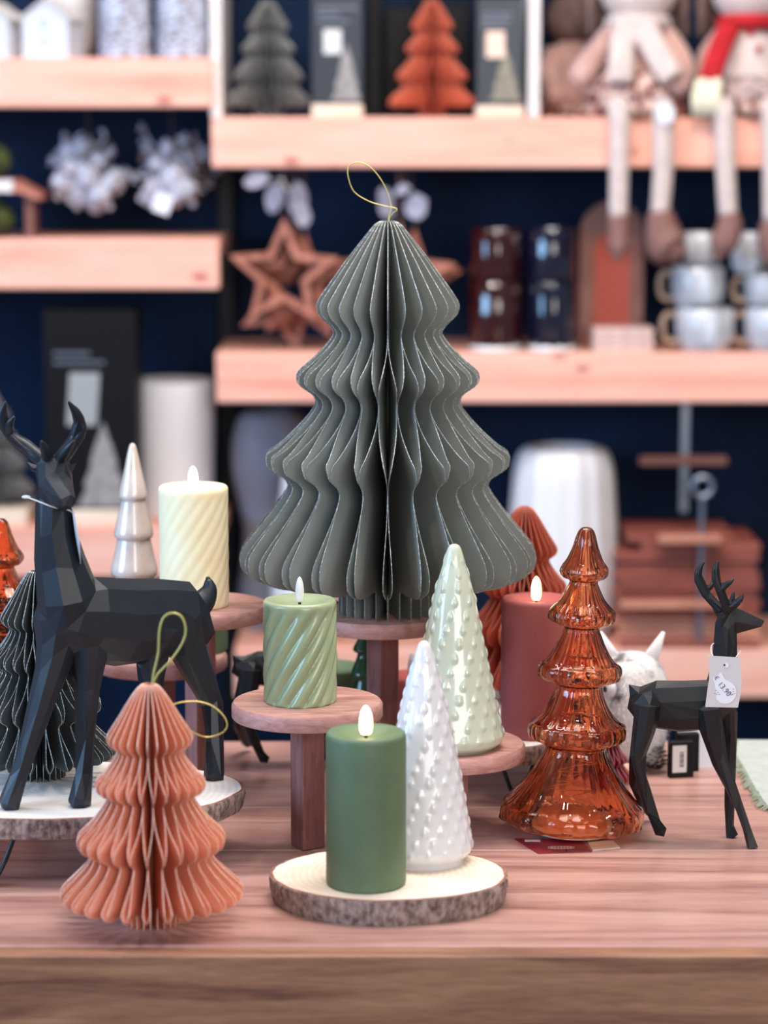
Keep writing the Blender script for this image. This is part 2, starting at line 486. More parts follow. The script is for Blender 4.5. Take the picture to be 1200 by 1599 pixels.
def smooth_path(pts, sub=6, closed=False):
    pts = [Vector(p) for p in pts]
    N = len(pts); out = []
    rng = range(N if closed else N-1)
    for i in rng:
        p0 = pts[i-1] if (closed or i > 0) else pts[i]
        p1 = pts[i]; p2 = pts[(i+1) % N]
        p3 = pts[(i+2) % N] if (closed or i+2 < N) else p2
        for k in range(sub):
            t = k/sub
            out.append(0.5*((2*p1)+(p2-p0)*t+(2*p0-5*p1+4*p2-p3)*t*t+(3*p1-p0-3*p2+p3)*t**3))
    if not closed: out.append(pts[-1])
    return out
def smooth_prof(pr, sub=4):
    return [(max(p.x, 0.0), p.y) for p in smooth_path([(r, z, 0) for r, z in pr], sub)]
def text_mesh(s, size):
    c = bpy.data.curves.new('lettering', 'FONT')
    c.body = s; c.size = size; c.align_x = 'CENTER'; c.align_y = 'CENTER'
    o = bpy.data.objects.new('lettering', c)
    COL.objects.link(o)
    dg = bpy.context.evaluated_depsgraph_get()
    me = bpy.data.meshes.new_from_object(o.evaluated_get(dg))
    bpy.data.objects.remove(o); bpy.data.curves.remove(c)
    return me

# ---------------------------------------------------------------- the room
YS, YW = 4.65, 4.98       # shelf fronts, back wall
struct('wall_back', MB().box((0.0, YW+0.05, 1.25), (4.4, 0.1, 2.9)), M['navy'])
struct('floor', MB().box((0, 2.4, -0.2+0.1), (7, 6.6, 0.2)), M['floor'])

# table: planks running left to right, with an apron below the front edge
TZ = 0.75
table = thing('display_table', 'long brown plank-topped wooden table carrying the whole front display', 'table', (0, 2.60, 0))
y0 = 2.212
for k, d in enumerate((0.158, 0.150, 0.166, 0.152, 0.150)):
    yc = y0+d/2
    MB().box((0, 0, 0), (2.0, d-0.0012, 0.035), bev=0.0012).obj('plank', M['table'], table, loc=(0, yc-2.60, TZ-0.0175))
    y0 += d
TB = y0
MB().box((0, 0, 0), (2.0, 0.024, 0.17), bev=0.0016).obj('apron', M['apron'], table, loc=(0, 2.1990-2.60, TZ-0.0006-0.085))
MB().box((0, 0, 0), (1.94, 0.024, 0.13), bev=0.002).obj('apron', M['apron'], table, loc=(0, TB-0.03-2.60, TZ-0.1))
for sx in (-0.9, 0.9):
    for yy in (2.26, TB-0.07):
        MB().box((0, 0, 0), (0.07, 0.07, TZ-0.035), bev=0.004).obj('leg', M['apron'], table, loc=(sx, yy-2.60, (TZ-0.035)/2))

# wall shelves: fascia + board
def shelf(x0, x1, ytop, ybot, label, Y=YS, lb=None):
    p0, p1 = at(x0, ytop, Y), at(x1, ytop, Y)
    zt, zb = p0.z, at(600, ybot, Y).z
    cx = (p0.x+p1.x)/2; wd = p1.x-p0.x
    t = thing('wall_shelf', label, 'shelf', (cx, Y, zb))
    MB().box((0, 0.014, (zt-zb)/2), (wd, 0.028, zt-zb), bev=0.003).obj('fascia', M['pine'], t)
    dd = YW-Y-0.028
    MB().box((0, 0.028+dd/2, (zt-zb)-0.0145), (wd, dd-0.0005, 0.027)).obj('shelf_board', M['pine_top'], t)
    return t, zt
_, Z1 = shelf(-330, 331, 90, 168, 'upper left pine shelf carrying the white houses and frosted cylinders')
_, Z2 = shelf(330, 1500, 183, 262, 'long upper pine shelf carrying paper trees, boxes and seated dolls')
_, Z3 = shelf(-330, 342, 373, 452, 'middle left pine shelf below the white flocked blossom clusters')
_, Z4 = shelf(337, 1500, 551, 629, 'long middle pine shelf carrying the dark glass and mug stacks')
_, Z5 = shelf(-330, 344, 824, 902, 'lower left pine shelf carrying the tall white cylinder vase')
_, Z6 = shelf(366, 1500, 1014, 1090, 'lowest long pine shelf carrying serving boards and large ribbed vase')
# black steel uprights on the wall
for px in (-90, 354, 1330):
    x = at(px, 500, YW-0.02).x
    tag(MB().box((x, YW-0.012, 1.1), (0.028, 0.022, 2.2), bev=0.002).obj('wall_upright', M['steel_black']),
        {-90: 'black steel wall upright left of the picture edge', 354: 'black steel wall upright between left and right shelves', 1330: 'black steel wall upright right of the picture edge'}[px], 'rail')
for px, lab in ((338, 'pale vertical divider board beside the grey paper tree'), (834, 'pale vertical divider board between boxed tree and dolls')):
    b = at(px, 187, YS+0.02)
    tag(MB().box((0, 0, 0.25), (0.021, 0.26, 0.5), bev=0.002).obj('divider_board', M['divider'], loc=(b.x, YS+0.148, Z2)), lab, 'divider')

# ---------------------------------------------------------------- honeycomb paper trees
def honeycomb(name, label, loc, pr, npair, mats, edge, cat='paper tree', nodes=None, er=0.00035, rz=0.0, group=None, seg=3, tilt=None, core=0.0):
    """pr: outer silhouette (r, z) from top to bottom. nodes: heights where sheets are glued, alternating pairs"""
    t = thing(name, label, cat, loc, rz, group)
    if tilt: t.rotation_euler = tilt
    N = 2*npair
    MB().lathe([(0.005, 0.0), (0.005, pr[0][1]-0.012), (0.001, pr[0][1]-0.004)], 10).obj('core', mats[0], t, smooth=True)
    A = PI/N*0.955
    pr2 = smooth_prof(pr, seg)
    def w(z):
        if z >= nodes[0][0]: return nodes[0][1]
        for (a, wa), (b, wb) in zip(nodes, nodes[1:]):
            if z >= b:
                f = 0.5-0.5*math.cos(PI*(a-z)/(a-b))
                return wa+(wb-wa)*f
        return nodes[-1][1]
    cols = 5
    meshes = []
    for sg in (1, -1):
        mb = MB()
        vs, fs = [], []
        ed = []
        for (r, z) in pr2:
            ph = sg*A*w(z)
            for j in range(cols):
                rr = 0.0015+(r-0.0015)*j/(cols-1)
                # sheets bow slightly between the glue lines
                q = ph*(0.75+0.25*j/(cols-1))
                vs.append((rr*math.cos(q), rr*math.sin(q), z))
            ed.append(Vector((r*math.cos(ph), r*math.sin(ph), z)))
        for k in range(len(pr2)-1):
            for j in range(cols-1):
                a = k*cols+j
                fs.append((a, a+1, a+cols+1, a+cols))
        mb.add(vs, fs, 0)
        e2 = [e for i, e in enumerate(ed) if i == 0 or (e-ed[i-1]).length > 1e-5]
        mb.tube(e2, er, 4, 1)
        meshes.append(mb.mesh('paper_fin', mats, smooth=True))
    for i in range(N):
        o = bpy.data.objects.new('paper_fin', meshes[i % 2])
        COL.objects.link(o); o.parent = t
        # odd/even sheets lean towards each other at the first glue line
        o.rotation_euler = (0, 0, -PI/2 - PI/N + 2*PI*i/N + random.uniform(-1, 1)*0.006)
    return t
def cord(name, pts, r, m, parent=None, n=6, sub=8):
    mb = MB()
    mb.tube(smooth_path(pts, sub), r, n)
    return mb.obj(name, m, parent, smooth=True)

# large grey-green tree
YB = 2.76
ZB = 0.9500
big_prof = [(10, 345), (20, 350), (32, 364), (62, 402), (94, 446), (109, 468), (112, 479), (107, 492), (93, 506), (85, 519),
            (95, 536), (118, 560), (138, 577), (143, 588), (139, 600), (122, 612), (114, 623), (116, 636), (140, 665), (172, 695), (188, 706),
            (190, 716), (186, 729), (167, 741), (158, 751), (160, 765), (185, 800), (215, 836), (229, 856), (231, 872), (226, 886), (205, 898),
            (165, 906), (120, 909), (84, 910), (78, 911.5), (77, 914), (77, 935), (77, 958)]
pb = prof(big_prof, YB, ZB)
pb[-1] = (pb[-1][0], 0.0)
nb = [(at(600, y, YB).z-ZB, w_) for y, w_ in ((515, 1), (628, -1), (748, 1), (880, 0.5), (915, 0.95))]
bx = at(606, 800, YB).x
big = honeycomb('paper_tree', 'large grey-green honeycomb paper tree with glitter edges, tallest piece on the table', (bx, YB, ZB), pb, 26,
                [M['grey_paper'], M['glitter']], None, nodes=nb, er=0.00036)
B0 = Vector((bx, YB, ZB))
cord('hanging_loop', [at(x, y, YB)-B0 for x, y in ((608, 350), (609, 340), (614, 333), (620, 326), (600, 321.5), (576, 314), (554, 300), (545, 280),
     (544, 262), (553, 254.5), (568, 255), (586, 268), (602, 292), (610, 315), (611, 328), (607, 340), (608, 350))], 0.0006, M['gold'], big)

# ---------------------------------------------------------------- wooden risers (disc on a square post)
RR = 0.0765
def riser(px, py, Y, h, label, base=TZ, r=RR, rot=33):
    x = at(px, py, Y).x
    t = thing('wooden_riser', label, 'riser', (x, Y, base), 0)
    z = h
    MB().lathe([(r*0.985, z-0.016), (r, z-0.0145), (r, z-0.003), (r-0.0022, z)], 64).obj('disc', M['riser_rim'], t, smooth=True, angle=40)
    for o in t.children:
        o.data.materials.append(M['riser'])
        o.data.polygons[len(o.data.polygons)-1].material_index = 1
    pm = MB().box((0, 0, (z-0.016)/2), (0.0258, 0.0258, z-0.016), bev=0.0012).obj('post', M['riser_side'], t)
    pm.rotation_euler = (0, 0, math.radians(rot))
    t.rotation_euler = (0, 0, math.radians(random.uniform(-8, 8)))
    return t, Vector((x, Y, base+h))
rA, PA = riser(480, 1095, 2.533, 0.152, 'round wooden riser holding the sage twisted candle')
rB, PB = riser(598, 958, 2.76, 0.2000, 'tallest round wooden riser, under the large grey paper tree')
rC, PC = riser(706, 1166, 2.600, 0.0925, 'lowest round wooden riser, under the sage studded ceramic tree')
rD, PD = riser(312, 950, 2.765, 0.2085, 'round wooden riser holding the lit cream candle')
rE, PE = riser(251, 1022, 2.885, 0.128, 'round wooden riser half hidden behind the big deer, below cream candle')

# ---------------------------------------------------------------- log slices
def slice_of_log(name, label, cx, cy, z0, th, ax, ay, face, seed, legs=None, n=96):
    t = thing(name, label, 'wood slice', (cx, cy, z0 if not legs else TZ))
    zb = 0.0 if not legs else z0-TZ
    def R(a, k):
        v = Vector((math.cos(a)*1.3+seed, math.sin(a)*1.3, 0))
        rr = 1+0.035*noise.noise(v)+0.012*noise.noise(v*4)
        return rr
    mb = MB(); vs = []; fs = []
    levels = 7
    for l in range(levels):
        zz = zb+th*l/(levels-1)
        for i in range(n):
            a = 2*PI*i/n
            rr = R(a, l)
            q = noise.noise(Vector((a*14+seed*3, l*0.9, 2)))*0.0016 + noise.noise(Vector((a*40, l*2.0, seed)))*0.0009
            bul = -0.004*(1-l/(levels-1))
            e = -0.0012 if l in (0, levels-1) else 0
            vs.append(((ax*rr+q+bul+e)*math.cos(a), (ay*rr+q+bul+e)*math.sin(a), zz))
    for l in range(levels-1):
        for i in range(n):
            j = (i+1) % n
            fs.append((l*n+i, l*n+j, (l+1)*n+j, (l+1)*n+i))
    fs.append(tuple(reversed(range(n))))
    fs.append(tuple((levels-1)*n+i for i in range(n)))
    mb.add(vs, fs)
    mb.obj('bark_ring', M['bark'], t, smooth=True, angle=50)
    top = MB(); vs = []
    zt = zb+th
    for k, (f, dz, ) in enumerate(((1.0, 0.0003), (0.992, 0.0008))):
        for i in range(n):
            a = 2*PI*i/n
            rr = R(a, 0)
            vs.append(((ax*rr-0.0026*(k+1)*0.9)*math.cos(a), (ay*rr-0.0026*(k+1)*0.9)*math.sin(a), zt+dz))
    fs = [(i, (i+1) % n, n+(i+1) % n, n+i) for i in range(n)]
    top.add(vs, fs, 1)
    top.f.append(tuple(n+i for i in range(n))); top.mi.append(0)
    top.obj('sawn_face', [face, M['cambium']], t)
    if legs:
        for (lx, ly) in legs:
            d = Vector((lx/ax, ly/ay, 0)).normalized()
            s = Vector((-d.y, d.x, 0))
            p = Vector((lx, ly, 0))
            pts = [p+s*0.02+Vector((0, 0, zb+0.001)), p+d*0.006+s*0.012+Vector((0, 0, zb*0.5)), p+d*0.016+s*0.004+Vector((0, 0, 0.004)),
                   p+d*0.0175+Vector((0, 0, 0.0026)), p+d*0.016-s*0.004+Vector((0, 0, 0.004)), p+d*0.006-s*0.012+Vector((0, 0, zb*0.5)), p-s*0.02+Vector((0, 0, zb+0.001))]
            cord('leg', pts, 0.0024, M['steel_black'], t, n=8)
    return t
sl_front = slice_of_log('wood_slice', 'oval bark-edged wood slice in front, under green candle and white tree', 0.0043, 2.354, TZ, 0.0245, 0.1145, 0.0895, M['slice'], 1.3)
LX = at(84, 1230, 2.505).x
sl_left = slice_of_log('wood_slice', 'wide bark-edged wood slice on black legs, under the tall deer', LX, 2.508, 0.796, 0.0205, 0.190, 0.118, M['slice_white'], 4.1,
                       legs=((-0.045, -0.100), (0.12, -0.05), (0.10, 0.06), (-0.09, 0.07)))
RX = at(800, 1130, 2.85).x
sl_right = slice_of_log('wood_slice', 'bark-edged wood slice on legs, under the pink candle and rust tree', RX, 2.835, 0.796, 0.0205, 0.072, 0.155, M['slice_white'], 8.6,
                        legs=((0.0, -0.11), (0.05, 0.06), (-0.05, 0.06)))
ZF = TZ+0.0245+0.0008
ZL = 0.8165+0.0008

# ---------------------------------------------------------------- candles
def candle(label, x, Y, z, r, h, m, lit, twist=0, name='led_candle', dish=True, flame_h=0.031, fr=0.0060, amp=0.0016):
    t = thing(name, label, 'candle', (x, Y, z))
    e = 0.0022
    side = [(r-e, 0), (r-e*0.3, e*0.5), (r, e*1.5)]
    nn = 40 if twist else 4
    for k in range(1, nn): side.append((r, e*1.5+(h-e*4)*k/nn))
    side += [(r, h-e*2.2), (r-e*0.25, h-e*0.9), (r-e, h-e*0.1), (r-e*1.6, h)]
    if dish:
        side += [(r*0.70, h-0.0006), (r*0.60, h-0.0032), (r*0.42, h-0.0060), (0.0030, h-0.0064)]
    else:
        side += [(r*0.5, h-0.0006), (0.0030, h-0.0008)]
    body = MB()
    rf = None
    if twist:
        def rf(tt, k, z, r=r, h=h):
            f = min(1.0, max(0.0, (h-z-0.004)/0.012))
            g = min(1.0, z/0.003)
            s = math.cos(twist*(tt - 30.0*z*0.62))
            return 1+(-amp/r)*(1-abs(math.sin(0.5*twist*(tt-18.5*z)))**0.8)*1.9*f*g
    prf = side
    if twist:
        def full(tt, k, z):
            return rf(tt, k, z)
        nside = len([p for p in side if p[0] >= r*0.95])
        vsn = 192
        body.lathe(prf, vsn, rf=lambda tt, k, z: rf(tt, k, z) if k < (nside/len(prf)) else 1.0)
    else:
        body.lathe(prf, 64)
    body.obj('wax_body', m, t, smooth=True, angle=60)
    zb = h-(0.0064 if dish else 0.0008)
    MB().lathe([(0.0016, zb-0.001), (0.0016, zb+0.0045)], 10).obj('wick', M['wick'], t, smooth=True, angle=60)
    f0 = zb+0.0035
    fp = [(0.0015, 0), (fr*0.72, flame_h*0.03), (fr*0.93, flame_h*0.16), (fr, flame_h*0.36), (fr*0.95, flame_h*0.56), (fr*0.74, flame_h*0.78), (fr*0.42, flame_h*0.93), (0.0003, flame_h)]
    MB().lathe([(a, f0+b) for a, b in smooth_prof(fp, 3)], 20).obj('flame', M['flame_lit' if lit else 'flame_off'], t, smooth=True)
    if lit:
        l = bpy.data.lights.new('flame_glow', 'POINT'); l.energy = 0.07; l.color = (1, 0.72, 0.4); l.shadow_soft_size = 0.004
        lo = bpy.data.objects.new('flame_glow', l); COL.objects.link(lo); lo.parent = t
        lo.location = (0, 0, f0+flame_h*0.4)
    return t
c_green = candle('lit dark green pillar candle on the front wood slice', at(572, 1378, 2.322).x, 2.322, ZF, 0.0375, 0.1455, M['wax_green'], True, flame_h=0.0275, fr=0.0062)
c_twist = candle('unlit sage green pillar candle with deep spiral grooves', at(469, 1093, 2.533).x, 2.533, PA.z, 0.0373, 0.1045, M['wax_sage'], False, twist=13, flame_h=0.026, fr=0.0044, amp=0.0026)
c_cream = candle('lit cream pillar candle with soft spiral grooves', at(305, 940, 2.765).x, 2.755, PD.z, 0.0378, 0.1325, M['wax_cream'], True, twist=16, flame_h=0.024, fr=0.0054, amp=0.00042)
c_pink = candle('lit dusky pink pillar candle behind the amber glass tree', at(836, 1140, 2.745).x, 2.745, ZL, 0.0378, 0.152, M['wax_pink'], True, flame_h=0.026, fr=0.0054)
c_red = candle('unlit short red candle behind the tallest riser', at(643, 1180, 2.895).x, 2.895, TZ, 0.0375, 0.100, M['wax_red'], False, flame_h=0.030, fr=0.0046)
c_g2 = candle('short green candle on the table behind the sage twisted candle', at(520, 1180, 2.94).x, 2.942, TZ, 0.0375, 0.102, M['wax_green'], False)
c_g3 = candle('green candle on the rear riser, mostly hidden below the cream candle', at(306, 1010, 2.885).x+0.001, 2.905, PE.z, 0.0345, 0.055, M['wax_green'], False, flame_h=0.016, fr=0.003)

# ---------------------------------------------------------------- ceramic trees
def studded_tree(label, x, Y, z, pts, m, rows, rz=0.0, amp=0.0016):
    t = thing('ceramic_tree', label, 'ceramic tree', (x, Y, z), rz)
    pr = prof(pts, Y, z); pr[-1] = (pr[-1][0], 0)
    ps = smooth_prof(pr[:-3], 10)+pr[-3:]
    H = ps[0][1]
    nr = rows
    zlo, zhi = H*0.075, H*0.93
    def rf(tt, k, zz):
        return 1
    vs, fs = [], []
    n = 144
    # dense rows for the raised tear-drop studs
    zs = [H*0.999*(1-i/150.0) for i in range(148)]
    def rad(zz):
        for i in range(len(ps)-1):
            if ps[i][1] >= zz >= ps[i+1][1]:
                f = (ps[i][1]-zz)/max(ps[i][1]-ps[i+1][1], 1e-6)
                return ps[i][0]+(ps[i+1][0]-ps[i][0])*f
        return ps[-1][0]
    studs = []
    step = (zhi-zlo)/nr
    for q in range(nr+1):
        zc = zlo+step*q
        r = rad(zc)
        cnt = max(5, int(round(2*PI*r/0.0175)))
        studs.append((zc, r, cnt, (q % 2)*0.5))
    foot = pr[-3][1] if len(pr) > 3 else 0.01
    rws = []
    for zz in zs:
        if zz < foot: break
        rws.append(zz)
    for zz in rws:
        r = rad(zz)
        for i in range(n):
            a = 2*PI*i/n
            b = 0.0
            for zc, rc, cnt, of in studs:
                dz = (zz-zc)/0.0058
                if abs(dz) > 1.3: continue
                u = (a/(2*PI)*cnt+of) % 1.0
                du = (min(u, 1-u))*2*PI*rc/cnt/0.0030
                hgt = 1.0+(0.25*dz)      # narrower towards the tip of the drop
                d2 = (du*(1.25 if dz > 0 else 1.0)*max(0.6, hgt))**2+dz*dz
                if d2 < 1: b = max(b, (1-d2)**0.8)
            rr = r+amp*b*min(1.0, r/0.02)
            vs.append((rr*math.cos(a), rr*math.sin(a), zz))
    m_ = len(rws)
    for p in pr[-3:]:
        for i in range(n):
            a = 2*PI*i/n
            vs.append((p[0]*math.cos(a), p[0]*math.sin(a), p[1]))
    m_ += 3
    for k in range(m_-1):
        for i in range(n):
            j = (i+1) % n
            fs.append((k*n+j, k*n+i, (k+1)*n+i, (k+1)*n+j))
    fs.append(tuple(range(n))); fs.append(tuple(reversed(range((m_-1)*n, m_*n))))
    MB().add(vs, fs).obj('tree_body', m, t, smooth=True, angle=70)
    return t
w_tree = studded_tree('white glazed studded ceramic tree on the front wood slice', at(662, 1343, 2.398).x, 2.398, ZF,
    [(1.5, 1000), (6, 1002), (11, 1010), (17, 1030), (26, 1062), (41, 1126), (52, 1180), (62, 1232), (71, 1285), (75.5, 1312), (75, 1324), (70, 1331), (65, 1334), (63, 1343)], M['cer_white'], 16)
s_tree = studded_tree('tall sage green studded ceramic tree on the lowest riser', at(708, 1170, 2.60).x, 2.585, PC.z,
    [(1.5, 849), (7, 851), (12, 860), (19, 884), (30, 922), (44, 986), (57, 1048), (68, 1100), (76, 1134), (78.5, 1146), (77, 1154), (72, 1159), (67, 1161), (65, 1170)], M['cer_sage'], 13)

def tiered_ceramic(label, px, Y, z, pts, m, name='ceramic_tree'):
    x = at(px, 900, Y).x
    t = thing(name, label, 'ceramic tree', (x, Y, z))
    pr = prof(pts, Y, z); pr[-1] = (pr[-1][0], 0)
    MB().lathe(list(reversed(smooth_prof(pr, 4))), 48).obj('tree_body', m, t, smooth=True)
    return t
tiered_ceramic('small glossy pearl beige tiered ceramic tree left of the cream candle', 210, 2.895, PE.z,
    [(1, 692), (5, 696), (10, 716), (16, 745), (21.5, 768), (22, 776), (19, 781), (20, 786), (25, 808), (30, 828), (30, 837), (26, 841), (27, 846), (32, 870), (36, 886), (36, 895), (31, 900),
     (32, 906), (37, 930), (40, 948), (40, 956), (36, 960), (37, 966), (42, 990), (44, 1005), (42, 1012), (40, 1018)], M['cer_pearl'])
tiered_ceramic('dark green glazed tiered tree ornament behind the tallest riser', 572, 2.862, TZ,
    [(1, 960), (6, 975), (12, 995), (20, 1010), (20, 1016), (14, 1020), (17, 1032), (24, 1048), (24, 1054), (18, 1058), (20, 1068), (25, 1086), (25, 1092), (19, 1097), (22, 1120), (26, 1148), (26, 1156), (20, 1164), (20, 1180)], M['cer_green'])

# ---------------------------------------------------------------- amber glass trees
def glass_tree(label, cx, Y, m, tilt=0.0, s=1.0, zlift=0.0):
    z = TZ+zlift
    t = thing('glass_tree', label, 'glass tree', (cx, Y, z))
    t.rotation_euler = (0, tilt, math.radians(9))
    pts = [(0.8, 832), (6, 832.5), (12, 838), (16, 848), (20, 862), (28, 882), (34.5, 892), (37, 898), (37, 905), (32, 911), (24, 914), (22, 918),
           (25, 926), (35, 946), (46, 958), (51, 964), (51.5, 972), (47, 980), (34, 985), (28, 989), (30, 997), (40, 1020), (52, 1040), (61, 1047), (64, 1054), (62, 1064), (52, 1071),
           (40, 1075), (36, 1080), (39, 1092), (52, 1120), (66, 1135), (74, 1140), (75.5, 1149), (73, 1159), (60, 1166), (50, 1171), (48, 1178), (56, 1196), (75, 1228), (97, 1255), (109, 1266),
           (112, 1275), (110, 1285), (104, 1291), (80, 1294), (72, 1296)]
    pr = [(h/ppm(y, 2.585)*s, (at(600, y, 2.585).z-TZ)*s) for h, y in pts]
    zmin = pr[-1][1]
    pr = [(r, zz-zmin) for r, zz in pr]
    ps = smooth_prof(pr, 4)
    H = ps[0][1]
    edges = [0.0]
    hems = [pr[7][1], pr[16][1], pr[25][1], pr[34][1], pr[43][1]]
    def flute(tt, zz, th=0.0):
        # 10 flutes deepening towards each hem, with knobs on the hems
        best = min(abs(zz-h_) for h_ in hems)
        above = [h_ for h_ in hems if h_ <= zz+0.004]
        d = min([zz-h_ for h_ in above] or [0.0])
        a = 0.055*math.exp(-max(d, 0)/0.035)
        v = 1+a*(abs(math.cos(5*tt))-0.6)+0.022*math.sin(15*tt+zz*22)*math.exp(-max(d, 0)/0.06)
        v += 0.035*math.exp(-(best/0.0028)**2)*max(0, math.cos(10*tt))**3
        v += 0.040*noise.noise(Vector((math.cos(tt)*8, math.sin(tt)*8, zz*30)))+0.014*noise.noise(Vector((math.cos(tt)*24, math.sin(tt)*24, zz*45)))
        return v
    n = 160
    shell = MB()
    outer = ps
    wall = 0.0026*s
    inner = [(max(r-wall, 0.0004), zz-(wall if i < 6 else 0)) for i, (r, zz) in enumerate(ps)]
    inner = [p for p in inner if p[1] < H-wall*0.9]
    allp = outer+list(reversed(inner))
    vs, fs = [], []
    for k, (r, zz) in enumerate(allp):
        io = k >= len(outer)
        for i in range(n):
            a = 2*PI*i/n
            f = flute(a, zz)
            if io: f = 1+(f-1)*0.7
            vs.append((r*f*math.cos(a), r*f*math.sin(a), zz))
    m_ = len(allp)
    for k in range(m_-1):
        for i in range(n):
            j = (i+1) % n
            fs.append((k*n+j, k*n+i, (k+1)*n+i, (k+1)*n+j))
    fs.append(tuple(range(n))); fs.append(tuple(reversed(range((m_-1)*n, m_*n))))
    up = 0.0062*s
    for i, v in enumerate(vs): vs[i] = (v[0], v[1], v[2]+up)
    shell.add(vs, fs)
    shell.obj('glass_shell', m, t, smooth=True)
    rb = 0.0435*s
    MB().lathe([(rb*0.9, 0), (rb, 0.0012), (rb, up-0.0012), (rb*0.97, up-0.0002)], 48).obj('base_plate', M['plate'], t, smooth=True, angle=50)
    MB().lathe([(0.037*s, up-0.0002), (0.037*s, up+0.011*s), (0.035*s, up+0.013*s)], 40).obj('inner_puck', M['white_metal'], t, smooth=True, angle=50)
    # fine wire of the light string inside
    pts = []
    for k in range(90):
        q = k/89
        a = q*23+math.sin(k*1.7)*1.2
        rr = (0.026*(1-q)+0.004)*(0.6+0.4*math.sin(k*2.3))*s
        pts.append((rr*math.cos(a), rr*math.sin(a), up+0.015+q*0.235*s))
    MB().tube(smooth_path(pts, 3), 0.00035, 4).obj('light_wire', M['gold'], t, smooth=True)
    return t
gx = at(893, 1300, 2.585).x
g_main = glass_tree('large amber fluted glass tree standing on cards beside the black deer', gx, 2.585, M['glass_amber'], tilt=math.radians(2.2), zlift=0.0026)
g_left = glass_tree('deep amber glass tree cut off by the left picture edge', at(2, 1000, 2.74).x, 2.755, M['glass_ember'], tilt=0, s=0.955)

# cards lying under the glass tree
def card(label, corners, m, marks=True, th=0.0012, z=TZ):
    P = [on(x, y, z) for x, y in corners]
    c = sum(P, Vector())/4
    t = thing('folded_card', label, 'card', (c.x, c.y, z))
    vs = [(p.x-c.x, p.y-c.y, 0.0001) for p in P]+[(p.x-c.x, p.y-c.y, th) for p in P]
    MB().add(vs, [(3, 2, 1, 0), (4, 5, 6, 7), (0, 1, 5, 4), (1, 2, 6, 5), (2, 3, 7, 6), (3, 0, 4, 7)]).obj('card_sheet', m, t)
    return t, c
cA, ca = card('maroon card with a pale oval print, under amber glass tree', [(841, 1334), (925, 1331), (906, 1312), (804, 1311)], M['card_red'])
ov = MB()
pts = []
c0 = on(877, 1325.5, TZ)-ca
for k in range(24):
    a = 2*PI*k/24
    pts.append((c0.x+0.0135*math.copysign(abs(math.cos(a))**0.6, math.cos(a)), c0.y+0.0042*math.copysign(abs(math.sin(a))**0.8, math.sin(a)), 0.0014))
ov.tube(pts, 0.0002, 4, closed=True)
for k in range(7):
    ov.box((c0.x-0.0096+k*0.0032, c0.y, 0.0014), (0.0016 if k % 3 else 0.0022, 0.003, 0.0003))
ov.obj('oval_print', M['coaster'], cA)
q = on(832, 1314.5, TZ)-ca
MB().box((q.x, q.y, 0.0014), (0.016, 0.006, 0.0004)).obj('white_sticker', M['label_white'], cA)
q = on(885, 1330, TZ)-ca
MB().box((q.x, q.y, 0.0015), (0.0012, 0.008, 0.0003)).obj('black_stitch', M['wick'], cA)
card('cream card with navy underside, peeking out right of glass tree base', [(926, 1329), (969, 1325), (958, 1314), (918, 1316)], M['plate'])

# ---------------------------------------------------------------- faceted deer
def deer(label, parts, Y0, ZG, m, dec, vox=0.0022, name='deer_figurine', cat='deer', root_px=None, fat=1.03):
    """parts: chains of (px, row, dY, r[, r2]); all grown together into one surface, then faceted"""
    mb = MB()
    rx, ry = root_px
    root = Vector((at(rx, ry, Y0).x, Y0, ZG))
    for ch in parts:
        pts, rad = [], []
        for p in ch:
            Y = Y0+p[2]
            s = ppm(p[1], Y)
            pts.append(at(p[0], p[1], Y)-root)
            r = p[3]*fat/s
            rad.append((r, (p[4]*fat/s if len(p) > 4 else r)))
        mb.tube(pts, rad, 10, up=(0, 0, 1) if abs((pts[-1]-pts[0]).normalized().z) < 0.7 else (0, 1, 0))
        for e in (0, -1):
            r = min(rad[e])
            mb.ball(pts[e], r*0.98, 10, 6)
    o = mb.obj(name, m)
    md = o.modifiers.new('r', 'REMESH'); md.mode = 'VOXEL'; md.voxel_size = vox
    md = o.modifiers.new('s', 'SMOOTH'); md.iterations = 3; md.factor = 0.5
    md = o.modifiers.new('d', 'DECIMATE'); md.ratio = dec
    dg = bpy.context.evaluated_depsgraph_get()
    me = bpy.data.meshes.new_from_object(o.evaluated_get(dg))
    for p in me.polygons: p.use_smooth = False
    zmin = min(v.co.z for v in me.vertices)
    # hooves stand flat
    for v in me.vertices:
        if v.co.z < 0.0004: v.co.z = 0.0002
    old = o.data
    o.modifiers.clear(); o.data = me
    bpy.data.meshes.remove(old)
    o.name = 'body'
    if not me.materials: me.materials.append(m)
    t = thing(name, label, cat, root)
    o.parent = t
    return t, root
TD = 2.47
